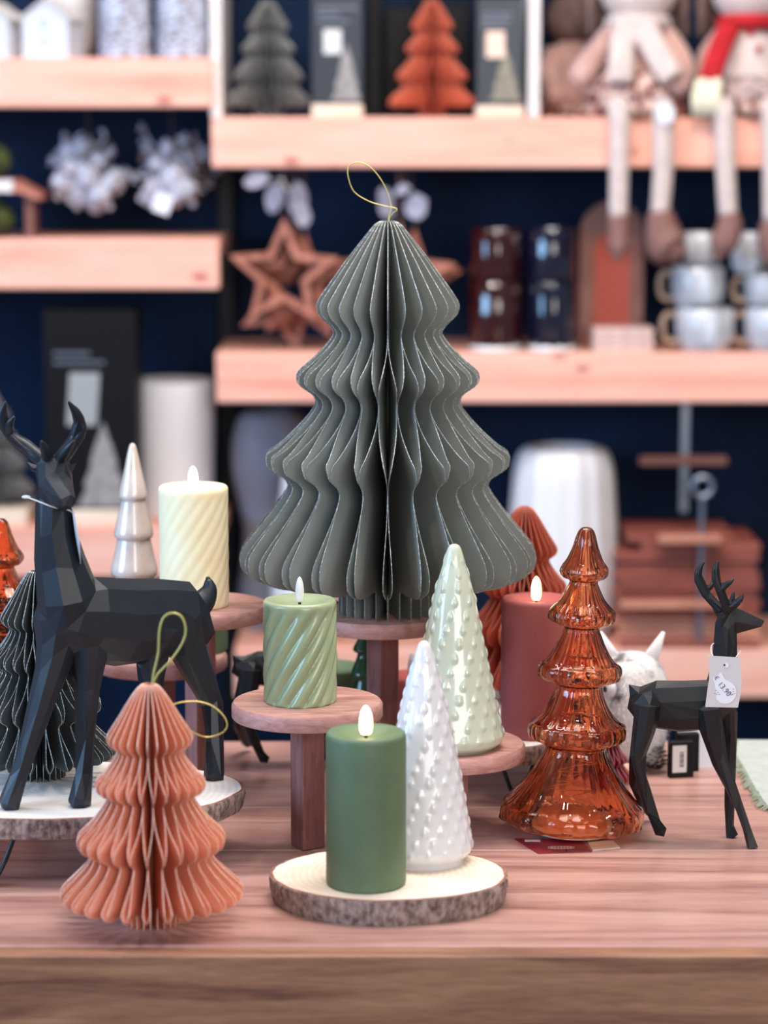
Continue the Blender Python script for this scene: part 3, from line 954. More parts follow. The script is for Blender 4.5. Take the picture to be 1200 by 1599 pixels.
tall = [
    [(108, 962, -0.01, 54, 48), (140, 966, 0.0, 64, 50), (190, 972, 0.03, 68, 50), (240, 968, 0.06, 64, 46), (282, 966, 0.085, 58, 42), (302, 980, 0.095, 40, 34)],
    [(84, 780, -0.02, 31, 28), (86, 830, -0.018, 35, 32), (94, 880, -0.012, 44, 40), (106, 930, -0.008, 56, 48), (110, 970, -0.005, 54, 46)],
    [(84, 740, -0.018, 31, 29), (86, 762, -0.028, 31, 27), (98, 776, -0.052, 23, 20), (105, 781, -0.068, 14, 13)],
    [(90, 965, -0.01, 40, 38), (88, 1010, -0.014, 34, 31), (80, 1050, -0.02, 27, 26), (64, 1100, -0.026, 21, 21), (46, 1160, -0.032, 16, 16), (28, 1215, -0.036, 15, 15), (16, 1254, -0.038, 19, 19)],
    [(140, 960, -0.002, 44, 40), (138, 1020, -0.006, 31, 30), (136, 1070, -0.012, 21, 21), (133, 1150, -0.018, 15.5, 15), (131, 1210, -0.024, 14.5, 15), (125, 1250, -0.030, 20, 19)],
    [(284, 955, 0.085, 52, 38), (292, 1010, 0.088, 42, 30), (315, 1060, 0.09, 27, 22), (332, 1100, 0.092, 18.5, 17), (336, 1160, 0.082, 15, 14), (334, 1210, 0.075, 17, 17)],
    [(255, 970, 0.06, 46, 34), (238, 1015, 0.06, 40, 27), (236, 1055, 0.058, 26, 21), (240, 1095, 0.06, 17, 16), (232, 1150, 0.05, 14, 14), (222, 1218, 0.042, 17, 16)],
]
antl_tall = [
    [(70, 722, -0.018, 11), (58, 712, -0.016, 11.5), (40, 697, -0.012, 10.5), (19, 683, -0.012, 9), (7, 664, -0.014, 8.5), (4, 645, -0.018, 7), (8, 629, -0.022, 2.5)],
    [(16, 682, -0.012, 7.5), (14, 670, -0.016, 7), (16, 660, -0.022, 6), (21, 652, -0.026, 2.5)],
    [(76, 722, -0.022, 9), (72, 708, -0.028, 8), (68, 697, -0.034, 6), (65, 690, -0.038, 2.5)],
    [(92, 722, -0.018, 11), (102, 708, -0.014, 11.5), (112, 694, -0.010, 11), (120, 678, -0.010, 9.5), (124, 660, -0.014, 9.5), (119, 645, -0.020, 7.5), (113, 636, -0.024, 5), (107, 628, -0.028, 2)],
    [(117, 692, -0.010, 8), (125, 680, -0.012, 7.5), (130, 668, -0.014, 5.5), (130, 656, -0.016, 2)],
    [(92, 720, -0.024, 9), (100, 708, -0.032, 8), (108, 698, -0.038, 6), (114, 690, -0.042, 2.5)],
    [(62, 736, -0.012, 8, 5), (50, 730, -0.008, 7, 4), (43, 722, -0.006, 2.5, 2)],
    [(104, 736, -0.012, 7, 5), (114, 730, -0.008, 6, 4), (118, 722, -0.006, 2.5, 2)],
]
d_tall, TR = deer('tall faceted charcoal deer standing on the left wood slice', tall+antl_tall, TD, ZL, M['deer'], 0.0085, root_px=(160, 1200), vox=0.0020)
# antlers keep a finer surface: grown as their own smooth piece
def fine(parts, Y0, root, m, parent, name='antlers'):
    mb = MB()
    for ch in parts:
        pts = [at(p[0], p[1], Y0+p[2])-root for p in ch]
        rad = [p[3]/ppm(p[1], Y0+p[2]) for p in ch]
        path = smooth_path(pts, 4)
        rr = []
        for k in range(len(rad)-1):
            rr += [rad[k]+(rad[k+1]-rad[k])*i/4 for i in range(4)]
        rr.append(rad[-1])
        mb.tube(path, [r*1.02 for r in rr], 12)
        mb.ball(path[-1], rr[-1], 10, 6)
    return mb.obj(name, m, parent, smooth=True, angle=60)
fine(antl_tall[:6], TD, TR, M['deer'], d_tall)
fine([[(288, 962, 0.088, 22), (306, 950, 0.095, 21.5), (320, 935, 0.10, 18), (327, 919, 0.102, 12), (325, 904, 0.102, 4)]], TD, TR, M['deer'], d_tall, 'tail')
# string and price tag seen edge-on
cord('tag_string', [at(x, y, TD+d)-TR for x, y, d in ((38, 775, -0.025), (60, 783, -0.047), (84, 792, -0.051), (108, 797, -0.044), (114, 802, -0.035))], 0.0006, M['string'], d_tall)
tg = MB()
P = [at(112, 792, TD-0.045)-TR, at(115, 800, TD-0.01)-TR, at(126, 905, TD-0.005)-TR, at(124, 850, TD-0.05)-TR]
tg.add([p for p in P]+[p+Vector((0.0008, 0, 0)) for p in P], [(0, 1, 2, 3), (7, 6, 5, 4), (0, 4, 5, 1), (1, 5, 6, 2), (2, 6, 7, 3), (3, 7, 4, 0)])
tg.obj('price_tag', M['tag'], d_tall)
MB().ball(at(41, 776, TD-0.028)-TR, (0.0045, 0.002, 0.0018), 8, 6).obj('string_knot', M['string'], d_tall)

SD = 2.555
small = [
    [(1120, 1094, 0.0, 32, 24), (1100, 1100, 0.0, 36, 26), (1060, 1103, 0.004, 37, 27), (1025, 1100, 0.008, 35, 26), (1004, 1100, 0.01, 27, 22)],
    [(1136, 975, 0.0, 17, 16), (1133, 1005, 0.0, 18.5, 16), (1132, 1035, 0.0, 22, 18), (1128, 1070, 0.0, 29, 22), (1122, 1096, 0.0, 30, 24)],
    [(1136, 967, 0.0, 15, 14), (1148, 968, 0.0, 18, 15), (1166, 970, -0.001, 13.5, 11), (1180, 972, -0.002, 9, 8), (1187, 972, -0.002, 7, 6)],
    # near front, far front
    [(1108, 1105, -0.010, 27, 18), (1113, 1145, -0.013, 22, 16), (1124, 1185, -0.016, 14, 12), (1139, 1222, -0.019, 9.5, 9), (1155, 1262, -0.022, 7, 7), (1170, 1302, -0.025, 7.5, 7), (1175, 1320, -0.027, 10, 9)],
    [(1134, 1105, 0.010, 24, 16), (1140, 1150, 0.012, 15, 12), (1141, 1195, 0.014, 10, 9), (1140, 1250, 0.014, 7.5, 7), (1139, 1290, 0.014, 7, 7), (1143, 1304, 0.013, 10, 9)],
    # near hind, far hind
    [(1010, 1100, -0.006, 30, 20), (1006, 1140, -0.01, 23, 16), (996, 1178, -0.012, 14, 12), (1000, 1205, -0.012, 10, 9), (1012, 1250, -0.010, 8, 8), (1024, 1284, -0.008, 7.5, 7), (1032, 1297, -0.007, 10, 9)],
    [(1012, 1110, 0.016, 26, 16), (1004, 1150, 0.022, 20, 14), (993, 1190, 0.028, 12, 10), (992, 1225, 0.042, 8.5, 8), (1004, 1250, 0.062, 8, 8), (1012, 1264, 0.074, 9, 9)],
    [(1004, 1082, 0.01, 10, 8), (993, 1080, 0.01, 9, 7), (986, 1073, 0.01, 4, 4)],
    [(990, 1080, 0.01, 7, 6), (990, 1092, 0.01, 5, 5)],
]
antl_small = [
    [(1128, 954, 0.006, 6.5), (1116, 942, 0.010, 6.5), (1101, 925, 0.014, 6.5), (1092, 906, 0.016, 6), (1091, 892, 0.016, 5), (1099, 879, 0.016, 2)],
    [(1101, 925, 0.014, 5), (1112, 914, 0.016, 4), (1114, 905, 0.018, 1.5)],
    [(1136, 952, -0.006, 7), (1130, 936, -0.010, 6.5), (1124, 920, -0.012, 6.5), (1118, 902, -0.012, 6), (1118, 888, -0.012, 5), (1121, 878, -0.012, 2.5)],
    [(1125, 920, -0.012, 5.5), (1134, 914, -0.014, 5), (1141, 909, -0.016, 3.5), (1145, 905, -0.016, 1.8)],
    [(1138, 950, -0.006, 6), (1149, 944, -0.010, 5.5), (1157, 936, -0.012, 4), (1160, 929, -0.012, 1.8)],
    [(1140, 948, 0.004, 5), (1144, 936, 0.006, 4.5), (1146, 926, 0.007, 2)],
    [(1130, 962, 0.008, 6, 4), (1119, 958, 0.012, 5.5, 3), (1112, 951, 0.014, 2, 2)],
    [(1134, 964, -0.010, 6, 4), (1128, 974, -0.016, 5, 3), (1124, 982, -0.018, 2, 2)],
]
d_small, SR = deer('small faceted black deer with a price tag at the right edge', small+antl_small, SD, TZ, M['deer_small'], 0.0085, root_px=(1085, 1312), vox=0.0016, fat=1.12)
fine(antl_small[:6], SD, SR, M['deer_small'], d_small)
# price tag
tagm = MB()
for_tag = [(1106, 1024), (1156, 1027), (1158, 1045), (1159, 1065), (1157, 1085), (1153, 1105), (1102, 1104), (1105, 1080), (1108, 1060), (1108, 1040)]
YT = SD-0.036
vs = [at(x, y, YT)-SR for x, y in for_tag]
n = len(vs)
tagm.add(vs+[v+Vector((0, 0.0006, 0)) for v in vs], [tuple(range(n)), tuple(reversed(range(n, 2*n)))]+[(i, n+i, n+(i+1) % n, (i+1) % n) for i in range(n)])
ptag = tagm.obj('price_tag', M['tag'], d_small)
st = MB()
pts = []
for k in range(28):
    a = 2*PI*k/28
    p = (1133+17.5*math.cos(a), 1081+18*math.sin(a))
    if 150 < math.degrees(a) % 360 < 285: continue
    pts.append((a, p))
poly = [p for a, p in sorted(pts, key=lambda q: (math.degrees(q[0])-285) % 360)]+[(1117, 1069), (1114, 1061), (1127, 1050), (1133, 1061)]
vs = [at(x, y, YT-0.0006)-SR for x, y in poly]
n = len(vs)
st.add(vs+[v+Vector((0, 0.0004, 0)) for v in vs], [tuple(range(n)), tuple(reversed(range(n, 2*n)))]+[(i, n+i, n+(i+1) % n, (i+1) % n) for i in range(n)])
st.obj('price_sticker', M['sticker'], ptag)
def put_text(s, px, py, size, ang, m, parent, Y, root, nm='lettering'):
    me = text_mesh(s, size)
    me.materials.clear(); me.materials.append(m)
    o = bpy.data.objects.new(nm, me); COL.objects.link(o); o.parent = parent
    o.location = at(px, py, Y)-root
    o.rotation_euler = Matrix.Rotation(0, 3, 'X').to_euler()
    o.rotation_euler = (Matrix.Rotation(PI/2, 3, 'X') @ Matrix.Rotation(math.radians(ang), 3, 'Z')).to_euler()
    return o
put_text('€', 1119.5, 1059, 0.0062, -50, M['ink_blue'], ptag, YT-0.0011, SR, 'price_lettering')
put_text('13.90', 1132, 1076, 0.0076, -50, M['ink_blue'], ptag, YT-0.0011, SR, 'price_lettering')
mk = MB()
for x, y in ((1119, 1078), (1122, 1081), (1120, 1084), (1124, 1084), (1117, 1083), (1139, 1083), (1142, 1081), (1145, 1084), (1146, 1080), (1148, 1083), (1143, 1085), (1146, 1076)):
    p = at(x, y, YT-0.0010)-SR
    mk.box(p, (0.0012, 0.0002, 0.0006), mx=None)
mk.obj('faded_print', M['ink_grey'], ptag)
MB().lathe([(0.0022, 0), (0.0022, 0.0005)], 16, mx=Matrix.Translation(at(1135, 1039, YT-0.0004)-SR) @ Matrix.Rotation(PI/2, 4, 'X')).obj('eyelet', M['sticker'], ptag)
MB().lathe([(0.0010, 0), (0.0010, 0.0003)], 12, mx=Matrix.Translation(at(1132, 1038.5, YT-0.0010)-SR) @ Matrix.Rotation(PI/2, 4, 'X')).obj('punched_hole', M['wick'], ptag)
cord('tag_string', [at(x, y, SD+d)-SR for x, y, d in ((1114, 1024.5, -0.036), (1111, 1016, -0.030), (1112, 1008, -0.015), (1116, 1004, 0.0))], 0.0005, M['string'], d_small)
cord('tag_string', [at(x, y, SD+d)-SR for x, y, d in ((1150, 1026, -0.036), (1154, 1021, -0.030), (1157, 1017, -0.016), (1155, 1012, 0.0))], 0.0004, M['string'], d_small)

# the second small deer, deep in the display
d2 = copy_tree(d_small)
for ch in list(d2.children):
    if ch.name.split('.')[0] in ('price_tag', 'tag_string'):
        for g in list(ch.children): bpy.data.objects.remove(g)
        bpy.data.objects.remove(ch)
d2['label'] = 'black deer standing far back, hidden behind the sage twisted candle'
d2.scale = (0.97, 0.97, 0.80)
p = on(428, 1192, TZ)
d2.location = (p.x+0.022, 2.875, TZ)
d2.rotation_euler = (0, 0, 0.25)

# ---------------------------------------------------------------- salmon paper tree in front, charcoal one on the slice, others
tree4 = [(9, 1068), (17, 1073), (30, 1090), (50, 1122), (64, 1143), (67.5, 1152), (64, 1161), (54, 1168), (51, 1174), (58, 1187), (74, 1207), (84, 1217), (86, 1226), (82, 1234),
         (70, 1241), (68, 1247), (76, 1260), (94, 1283), (112, 1300), (115.5, 1311), (112, 1321), (98, 1329), (94, 1335), (102, 1348), (122, 1368), (139, 1384), (142.5, 1392), (138, 1401),
         (120, 1405), (90, 1405), (60, 1403), (48, 1402), (47, 1404), (47, 1438)]
YO = 2.285
po = prof(tree4, YO, TZ); po[-1] = (po[-1][0], 0.0)
no = [(at(600, y, YO).z-TZ, w_) for y, w_ in ((1172, 1), (1244, -1), (1330, 1), (1388, 0.35), (1404, 0.95))]
HO = po[0][1]
ox = at(238, 1438, YO).x
o_tree = honeycomb('paper_tree', 'salmon honeycomb paper tree standing alone at the front left', (ox, YO, TZ), po, 27, [M['salmon_paper'], M['glitter_salmon']], None, nodes=no, er=0.00040, rz=0.03)
O0 = Vector((ox, YO, TZ))
cord('hanging_loop', [at(x, y, YO)-O0 for x, y in ((238, 1070), (240, 1052), (247, 1020), (249, 985), (256, 964), (270, 957.5), (284, 964), (290, 984), (284, 1006), (266, 1032), (247, 1052), (238, 1070))], 0.0011, M['gold_green'], o_tree)
cord('tag_loop', [at(x, y, YO+d)-O0 for x, y, d in ((262, 1104, 0.035), (285, 1097, 0.05), (312, 1096, 0.055), (336, 1104, 0.055), (353, 1120, 0.055), (357, 1136, 0.055), (346, 1147, 0.055), (326, 1151.5, 0.055), (306, 1145, 0.05), (285, 1130, 0.035))], 0.00075, M['gold'], o_tree)
for k in range(34):      # a few larger glitter specks
    pass

def scaled(pr, s, rs=None): return [(r*(rs or s), z*s) for r, z in pr]
YC = 2.558
sc = 0.90
pc = [(r*1.0, z) for r, z in scaled(po, 0.955, 0.93)]
honeycomb('paper_tree', 'charcoal honeycomb paper tree behind the tall deer on the left slice', (at(63, 1215, YC).x, YC, ZL), pc, 24, [M['charcoal_paper'], M['glitter']], None, nodes=[(z*0.955, q) for z, q in no], er=0.0004)
YR = 2.945
honeycomb('paper_tree', 'rust red honeycomb paper tree behind the pink candle', (at(822, 1090, YR).x-0.004, YR-0.01, ZL), scaled(po, 1.0, 0.97), 26, [M['rust_paper'], M['glitter_rust']], None, nodes=no, er=0.0004)
# small crimson one beside the owl
honeycomb('paper_tree', 'tiny crimson paper tree in front of the fluffy owl', (at(944, 1170, 2.79).x, 2.775, TZ), scaled(po, 0.40, 0.36), 20, [M['crimson'], M['crimson_edge']], None, nodes=[(z*0.4, q) for z, q in no], er=0.0004)
# on the wall shelves
YP = 4.745
def shelf_tree(px, zb, label, m, e, s=1.0, npair=22, Y=YP):
    return honeycomb('paper_tree', label, (at(px, 150, Y).x, Y, zb), scaled(po, s), npair, [m, e], None, nodes=[(z*s, q) for z, q in no], er=0.0005, seg=2)
shelf_tree(419, Z2, 'dim grey honeycomb paper tree on the upper shelf by the divider', M['dim_grey_paper'], M['glitter'], 0.94)
shelf_tree(675, Z2, 'coral orange honeycomb paper tree on the upper shelf', M['coral_paper'], M['glitter_rust'], 0.95)

# ---------------------------------------------------------------- shelf goods: boxes, blocks
def box_item(x0, x1, ytop, Y, z, depth, m, label, prn, lab, textrows, skew=0.0, tree=None, rz=0.0):
    a, b = at(x0, ytop, Y), at(x1, ytop, Y)
    h = a.z-z; wd = b.x-a.x
    t = thing('gift_box', label, 'box', ((a.x+b.x)/2, Y+depth/2, z), rz)
    MB().box((0, 0, h/2), (wd, depth, h), bev=0.002).obj('carton', m, t)
    f = -depth/2-0.0008
    s = ppm(ytop, Y)
    cx = (x0+x1)/2
    def P(px, py): return ((px-cx)/s, at(600, py, Y).z-z)
    if lab:
        lx0, lx1, ly0, ly1, lm, sk = lab
        q = [P(lx0, ly1), P(lx1, ly1), P(lx1+sk, ly0), P(lx0+sk, ly0)]
        MB().prism(q, f-0.0006, f+0.0008).obj('white_label', lm, t)
    if tree:
        tx, tyt, tyb, hw = tree
        q = []
        k = 4
        for sd in (1, -1):
            lst = []
            for i in range(k):
                y0_ = tyt+(tyb-tyt)*i/k; y1_ = tyt+(tyb-tyt)*(i+1)/k
                w1 = hw*(i+1)/k
                lst += [(w1*0.62 if i else 0.4, y0_), (w1, y1_-3)]
            if sd < 0: lst = list(reversed(lst))
            q += [P(tx+sd*w_, y_) for w_, y_ in lst]
        q = list(reversed(q))
        MB().prism(q, f-0.0002, f+0.0008).obj('printed_tree', prn, t)
    mb = MB()
    for (rx0, rx1, ry) in textrows:
        a_, b_ = P(rx0, ry), P(rx1, ry)
        n_ = max(3, int((rx1-rx0)/6))
        for i in range(n_):
            xx = a_[0]+(b_[0]-a_[0])*(i+0.5)/n_
            mb.box((xx, f, a_[1]), ((b_[0]-a_[0])/n_*0.78, 0.0008, 0.005))
    if textrows: mb.obj('printed_lines', M['box_text'], t)
    return t
def block(x0, x1, yt, Y, z, depth, label):
    a, b = at(x0, yt, Y), at(x1, yt, Y)
    return tag(MB().box((0, 0, (a.z-z)/2), (b.x-a.x, depth, a.z-z), bev=0.003).obj('wooden_block', M['block'], loc=((a.x+b.x)/2, Y+depth/2, z)), label, 'block'), a.z
_, zb1 = block(487, 567, 163, 4.665, Z2, 0.10, 'pale wooden block under the left charcoal box')
_, zb2 = block(744, 819, 165, 4.665, Z2, 0.10, 'pale wooden block under the right charcoal box')
box_item(486, 567, -60, 4.672, zb1, 0.08, M['box'], 'charcoal gift box with grey label on block, between the paper trees', M['box_print_grey'],
         (505, 533, 46, 84, M['label_white'], 0), [(495, 560, 12), (495, 530, 22), (495, 545, 33)], tree=(541, 68, 160, 24))
box_item(745, 818, -4, 4.672, zb2, 0.08, M['box'], 'charcoal gift box with peach label on block, beside the divider', M['box_print'],
         (760, 789, 49, 90, M['label_peach'], 0), [(752, 800, 22), (752, 798, 31), (752, 792, 40)], tree=(791, 76, 160, 26))
for k, (x0, x1, yt) in enumerate(((572, 598, -30), (601, 650, 10), (652, 690, -20), (692, 735, 4))):
    a, b = at(x0, yt, 4.80), at(x1, yt, 4.80)
    tag(MB().box((0, 0, (a.z-Z2)/2), (b.x-a.x-0.002, 0.12, a.z-Z2), bev=0.002).obj('gift_box', M['box_dark'], loc=((a.x+b.x)/2, 4.89, Z2)),
        ['narrow black box standing directly behind right of the left charcoal box', 'black box standing behind the coral tree, left half', 'black box standing behind the coral tree, right half', 'black box behind and left of the right charcoal box'][k], 'box', 'black boxes behind the coral tree')
_, zb3 = block(108, 190, 797, 4.665, Z5, 0.12, 'pale wooden block under the tall black box')
box_item(66, 213, 484, 4.675, zb3, 0.10, M['box_dark'], 'tall black gift box with tilted grey label on the lower left shelf', M['box_print_grey'],
         (101, 148, 582, 664, M['label_grey'], 6), [(82, 140, 552), (82, 162, 566)], tree=(158, 660, 794, 42))
_, zb4 = block(-70, 42, 797, 4.665, Z5, 0.16, 'pale wooden block at the left end of the lower left shelf')
shelf_tree(-28, zb4, 'grey paper tree on the lower left shelf, cut by the left picture edge', M['dim_grey_paper'], M['glitter'], 0.95)

# white houses and frosted cylinders on the upper left shelf
def house(px0, px1, ywall, yroof, label, side):
    Y = 4.67
    a, b = at(px0, ywall, Y), at(px1, ywall, Y)
    hw = (b.x-a.x)/2; zw = a.z-Z1; zr = at(600, yroof, Y).z-Z1
    t = thing('wooden_house', label, 'house ornament', ((a.x+b.x)/2, Y+0.04, Z1), math.radians(-14))
    MB().prism([(-hw, 0), (hw, 0), (hw, zw), (0, zr), (-hw, zw)], -0.04, 0.04).obj('wall', M['house'], t)
    rf = MB()
    for s in (-1, 1):
        d = Vector((s*hw, 0, zw-zr)).normalized()
        p0 = Vector((0, 0, zr)); p1 = Vector((s*hw, 0, zw))+d*0.006
        nrm = Vector((-d.z*s*s, 0, d.x)) if s > 0 else Vector((d.z, 0, -d.x))
        if nrm.z < 0: nrm = -nrm
        q = [p0, p1, p1+nrm*0.004, p0+nrm*0.004]
        rf.prism([(v.x, v.z) for v in (q if s > 0 else reversed(q))], -0.045, 0.045)
    rf.obj('roof', M['house_roof'], t)
    MB().box((-hw*0.05, -0.0405, zw*0.9), (0.012, 0.002, 0.016)).obj('window', M['window_ink'], t)
    MB().box((-hw*0.05, -0.0405, zw*0.42), (0.012, 0.002, 0.014)).obj('window', M['window_ink'], t)
    return t
house(40, 116, 30, 2, 'white wooden house ornament beside the frosted cylinders', 1)
house(-52, 22, 30, 4, 'white wooden house ornament cut by the left picture edge', 1)
def frosted(px, label):
    Y = 4.72
    x = at(px, 60, Y).x
    t = thing('frosted_cylinder', label, 'lantern', (x, Y, Z1))
    def rf(a, k, z): return 1+0.05*noise.noise(Vector((math.cos(a)*6, math.sin(a)*6, z*90)))+0.02*math.cos(z*500)
    MB().lathe([(0.046, 0)]+[(0.0465, 0.004+0.2*k/44) for k in range(45)]+[(0.042, 0.206)], 60, rf=rf).obj('bark_shell', M['frost'], t, smooth=True)
    MB().lathe([(0.036, 0.206), (0.036, 0.209), (0.033, 0.209)], 30).obj('rim', M['snow'], t)
    return t
frosted(196, 'white frosted bark cylinder, the left of two on the upper left shelf')
frosted(286, 'white frosted bark cylinder beside the divider on the upper left shelf')
tv = thing('ribbed_pot', 'grey ribbed pot behind the white wooden house', 'pot', (at(112, 60, 4.85).x, 4.85, Z1))
MB().lathe([(0.035, 0), (0.045, 0.03), (0.05, 0.1), (0.045, 0.16), (0.03, 0.17)], 40, rf=lambda a, k, z: 1+0.04*math.cos(16*a)).obj('pot_body', M['house_roof'], tv, smooth=True)

# flocked blossom clusters hanging over the middle left shelf
def cluster(px, py, seed, label, tagged=False):
    Y = 4.80
    c = at(px, py, Y)
    rnd = random.Random(seed)
    t = thing('flocked_spray', label, 'decoration', (c.x, Y, c.z))
    hook_z = at(600, 168, Y).z - c.z
    cord('hanging_wire', [(0, 0.0, hook_z), (0.002, 0, hook_z*0.5), (0, 0, 0.02)], 0.0012, M['twig'], t)
    st = MB(); fl = MB()
    for k in range(70):
        a = rnd.uniform(0, 2*PI); el = rnd.uniform(-0.9, 1.0)
        d = Vector((math.cos(a)*math.cos(el), math.sin(a)*math.cos(el)*0.6, math.sin(el)))
        L = rnd.uniform(0.04, 0.092)
        mid = d*L*0.5+Vector((rnd.uniform(-1, 1), rnd.uniform(-1, 1), rnd.uniform(-1, 1)))*0.008
        end = d*L
        pts = smooth_path([(0, 0, 0), mid, end], 3)
        (fl if k % 3 else st).tube(pts, [0.003]*(len(pts)-1)+[0.0016], 5)
        if k % 3:
            for q in range(4):
                e2 = end+Vector((rnd.uniform(-1, 1), rnd.uniform(-1, 1), rnd.uniform(-1, 1)))*0.012
                fl.tube([mid, end, e2], [0.002, 0.003, 0.0035], 5)
    for k in range(26):
        a = rnd.uniform(0, 2*PI); L = rnd.uniform(0.0, 0.055)
        fl.ball((math.cos(a)*L, rnd.uniform(-0.04, 0.0), math.sin(a)*L-0.014), rnd.uniform(0.013, 0.024), 8, 6)
    for k in range(9):
        x_ = -0.055+k*0.012
        zz = -0.045-rnd.uniform(0.0, 0.028)
        fl.tube([(x_*0.6, -0.03, -0.02), (x_, -0.03, zz)], [0.007, 0.0065], 7); fl.ball((x_, -0.03, zz), 0.0072, 8, 6)
    st.obj('twigs', M['twig'], t, smooth=True)
    fl.obj('flocked_blossom', M['snow'], t, smooth=True)
    if tagged:
        o = MB().box((0, 0, -0.02), (0.032, 0.001, 0.036)).obj('price_tag', M['sticker'], t, loc=(-0.006, -0.055, -0.045))
        o.rotation_euler = (0, 0.35, 0)
    return t
cluster(138, 262, 3, 'left spray of white flocked blossom hanging under the upper left shelf')
cluster(268, 262, 5, 'spray of white flocked blossom with a white price tag', True)
# little wooden stand with moss at the far left
hb = at(-20, 290, 4.72)
t = thing('wooden_stand', 'small white-edged wooden stand with moss at the left edge', 'stand', (hb.x, 4.74, Z3))
hz = at(600, 290, 4.70).z-Z3
MB().prism([(-0.07, hz-0.011), (0.052, hz-0.011), (0.052, hz+0.011), (-0.07, hz+0.011)], -0.06, -0.05).obj('front_edge', M['divider'], t)
MB().prism([(-0.07, hz-0.011), (0.06, hz-0.012), (0.10, hz-0.026), (0.10, hz-0.016), (0.052, hz+0.011), (-0.07, hz+0.011)], -0.05, 0.06).obj('roof_board', M['star'], t)
MB().box((0.078, 0, (hz-0.02)/2), (0.014, 0.07, hz-0.02)).obj('leg', M['board_dark'], t)
MB().box((-0.06, 0, (hz-0.02)/2), (0.014, 0.07, hz-0.02)).obj('leg', M['board_dark'], t)
for k, (dx, dz, lb) in enumerate(((0.012, 0.0, 'olive moss ball under the small wooden stand'), (0.008, hz+0.011, 'olive moss ball on top of the small wooden stand'))):
    mb = MB(); mb.ball((0, 0, 0.034), (0.034, 0.034, 0.034), 20, 14)
    mb.v = [tuple(Vector(v)*(1+0.12*noise.noise(Vector(v)*90))) for v in mb.v]
    zlo = min(v[2] for v in mb.v)
    mb.v = [(a, b, c-zlo) for a, b, c in mb.v]
    tag(mb.obj('moss_ball', M['moss'], smooth=True, loc=(hb.x+dx, 4.74, Z3+dz)), lb, 'moss ball')

# wooden star garlands hanging under the upper shelf
def star_poly(R, r, rot=0.0, cx=0, cz=0):
    return [((R if k % 2 == 0 else r)*math.sin(rot+k*PI/5)+cx, (R if k % 2 == 0 else r)*math.cos(rot+k*PI/5)+cz) for k in range(10)]
def hanging_star(px, py, Y, R, label, rot, leafs=True):
    c = at(px, py, Y)
    zh = Z2-0.09-c.z+0.002
    t = thing('wooden_star', label, 'star ornament', (c.x, Y, c.z))
    MB().prism(star_poly(R, R*0.46, rot), -0.012, 0.012, hole=star_poly(R*0.72, R*0.315, rot)).obj('star_frame', M['star'], t)
    tip = (R*math.sin(rot), 0, R*math.cos(rot))
    cord('hanging_cord', [tip, (tip[0]*0.5, 0, (zh+tip[2])/2), (0, 0, zh)], 0.0015, M['twig'], t)
    return t
for k, (px, py, Y, R, rot) in enumerate(((443, 428, 4.69, 0.104, 0.02), (462, 438, 4.722, 0.104, -0.05), (472, 452, 4.756, 0.104, 0.07), (450, 470, 4.790, 0.10, 0.45), (480, 458, 4.824, 0.10, -0.2))):
    hanging_star(px, py, Y, R, ['wooden star outline, frontmost of the star stack left of the big tree', 'second wooden star in the stack left of the big tree', 'third wooden star in the stack left of the big tree',
                 'tilted wooden star low in the stack left of the big tree', 'rearmost wooden star in the stack left of the big tree'][k], rot)
for k, (px, py, Y, R, rot) in enumerate(((622, 436, 4.70, 0.104, 0.03), (632, 446, 4.735, 0.104, -0.06), (640, 440, 4.77, 0.10, 0.1))):
    hanging_star(px, py, Y, R, ['front wooden star of the stack behind the big grey tree', 'middle wooden star of the stack behind the big grey tree', 'rear wooden star of the stack behind the big grey tree'][k], rot)
def leaf_bunch(px, py, label, seed, spread):
    Y = 4.665
    c = at(px, py, Y)
    rnd = random.Random(seed)
    zh = Z2-0.09-c.z
    t = thing('paper_tag_bunch', label, 'tags', (c.x, Y, c.z))
    cord('hanging_cord', [(0, 0.01, zh), (0, 0.004, zh*0.5), (0, 0, 0)], 0.001, M['twig'], t)
    for k, (dx, dz, w_, h_) in enumerate(spread):
        q = star_poly(1, 0.8)
        n_ = 10
        poly = [(w_*math.sin(2*PI*i/n_)*(1+0.15*rnd.uniform(-1, 1)), h_*math.cos(2*PI*i/n_)*(1+0.15*rnd.uniform(-1, 1))) for i in range(n_)]
        o = MB().prism(poly, -0.0006, 0.0006).obj('pale_tag', M['leaf_pale'], t, loc=(dx, -0.004*k-0.002, dz))
        o.rotation_euler = (rnd.uniform(-0.3, 0.3), rnd.uniform(-0.4, 0.4), rnd.uniform(-0.5, 0.5))
        cord('tag_thread', [(0, 0, min(0.03, zh-0.002)), (dx*0.5, -0.002*k, dz*0.5+0.012), (dx, -0.004*k-0.002, dz+h_*0.7)], 0.0006, M['string'], t)
    return t
leaf_bunch(440, 305, 'bunch of pale tags hanging above the left wooden stars', 2, [(-0.045, 0.028, 0.022, 0.016), (-0.012, -0.005, 0.018, 0.03), (0.030, -0.008, 0.020, 0.034), (0.038, -0.035, 0.016, 0.022)])
leaf_bunch(625, 315, 'bunch of pale tags hanging above the stars behind big tree', 5, [(-0.026, -0.004, 0.016, 0.030), (0.030, -0.008, 0.022, 0.026), (0.004, 0.022, 0.016, 0.010)])

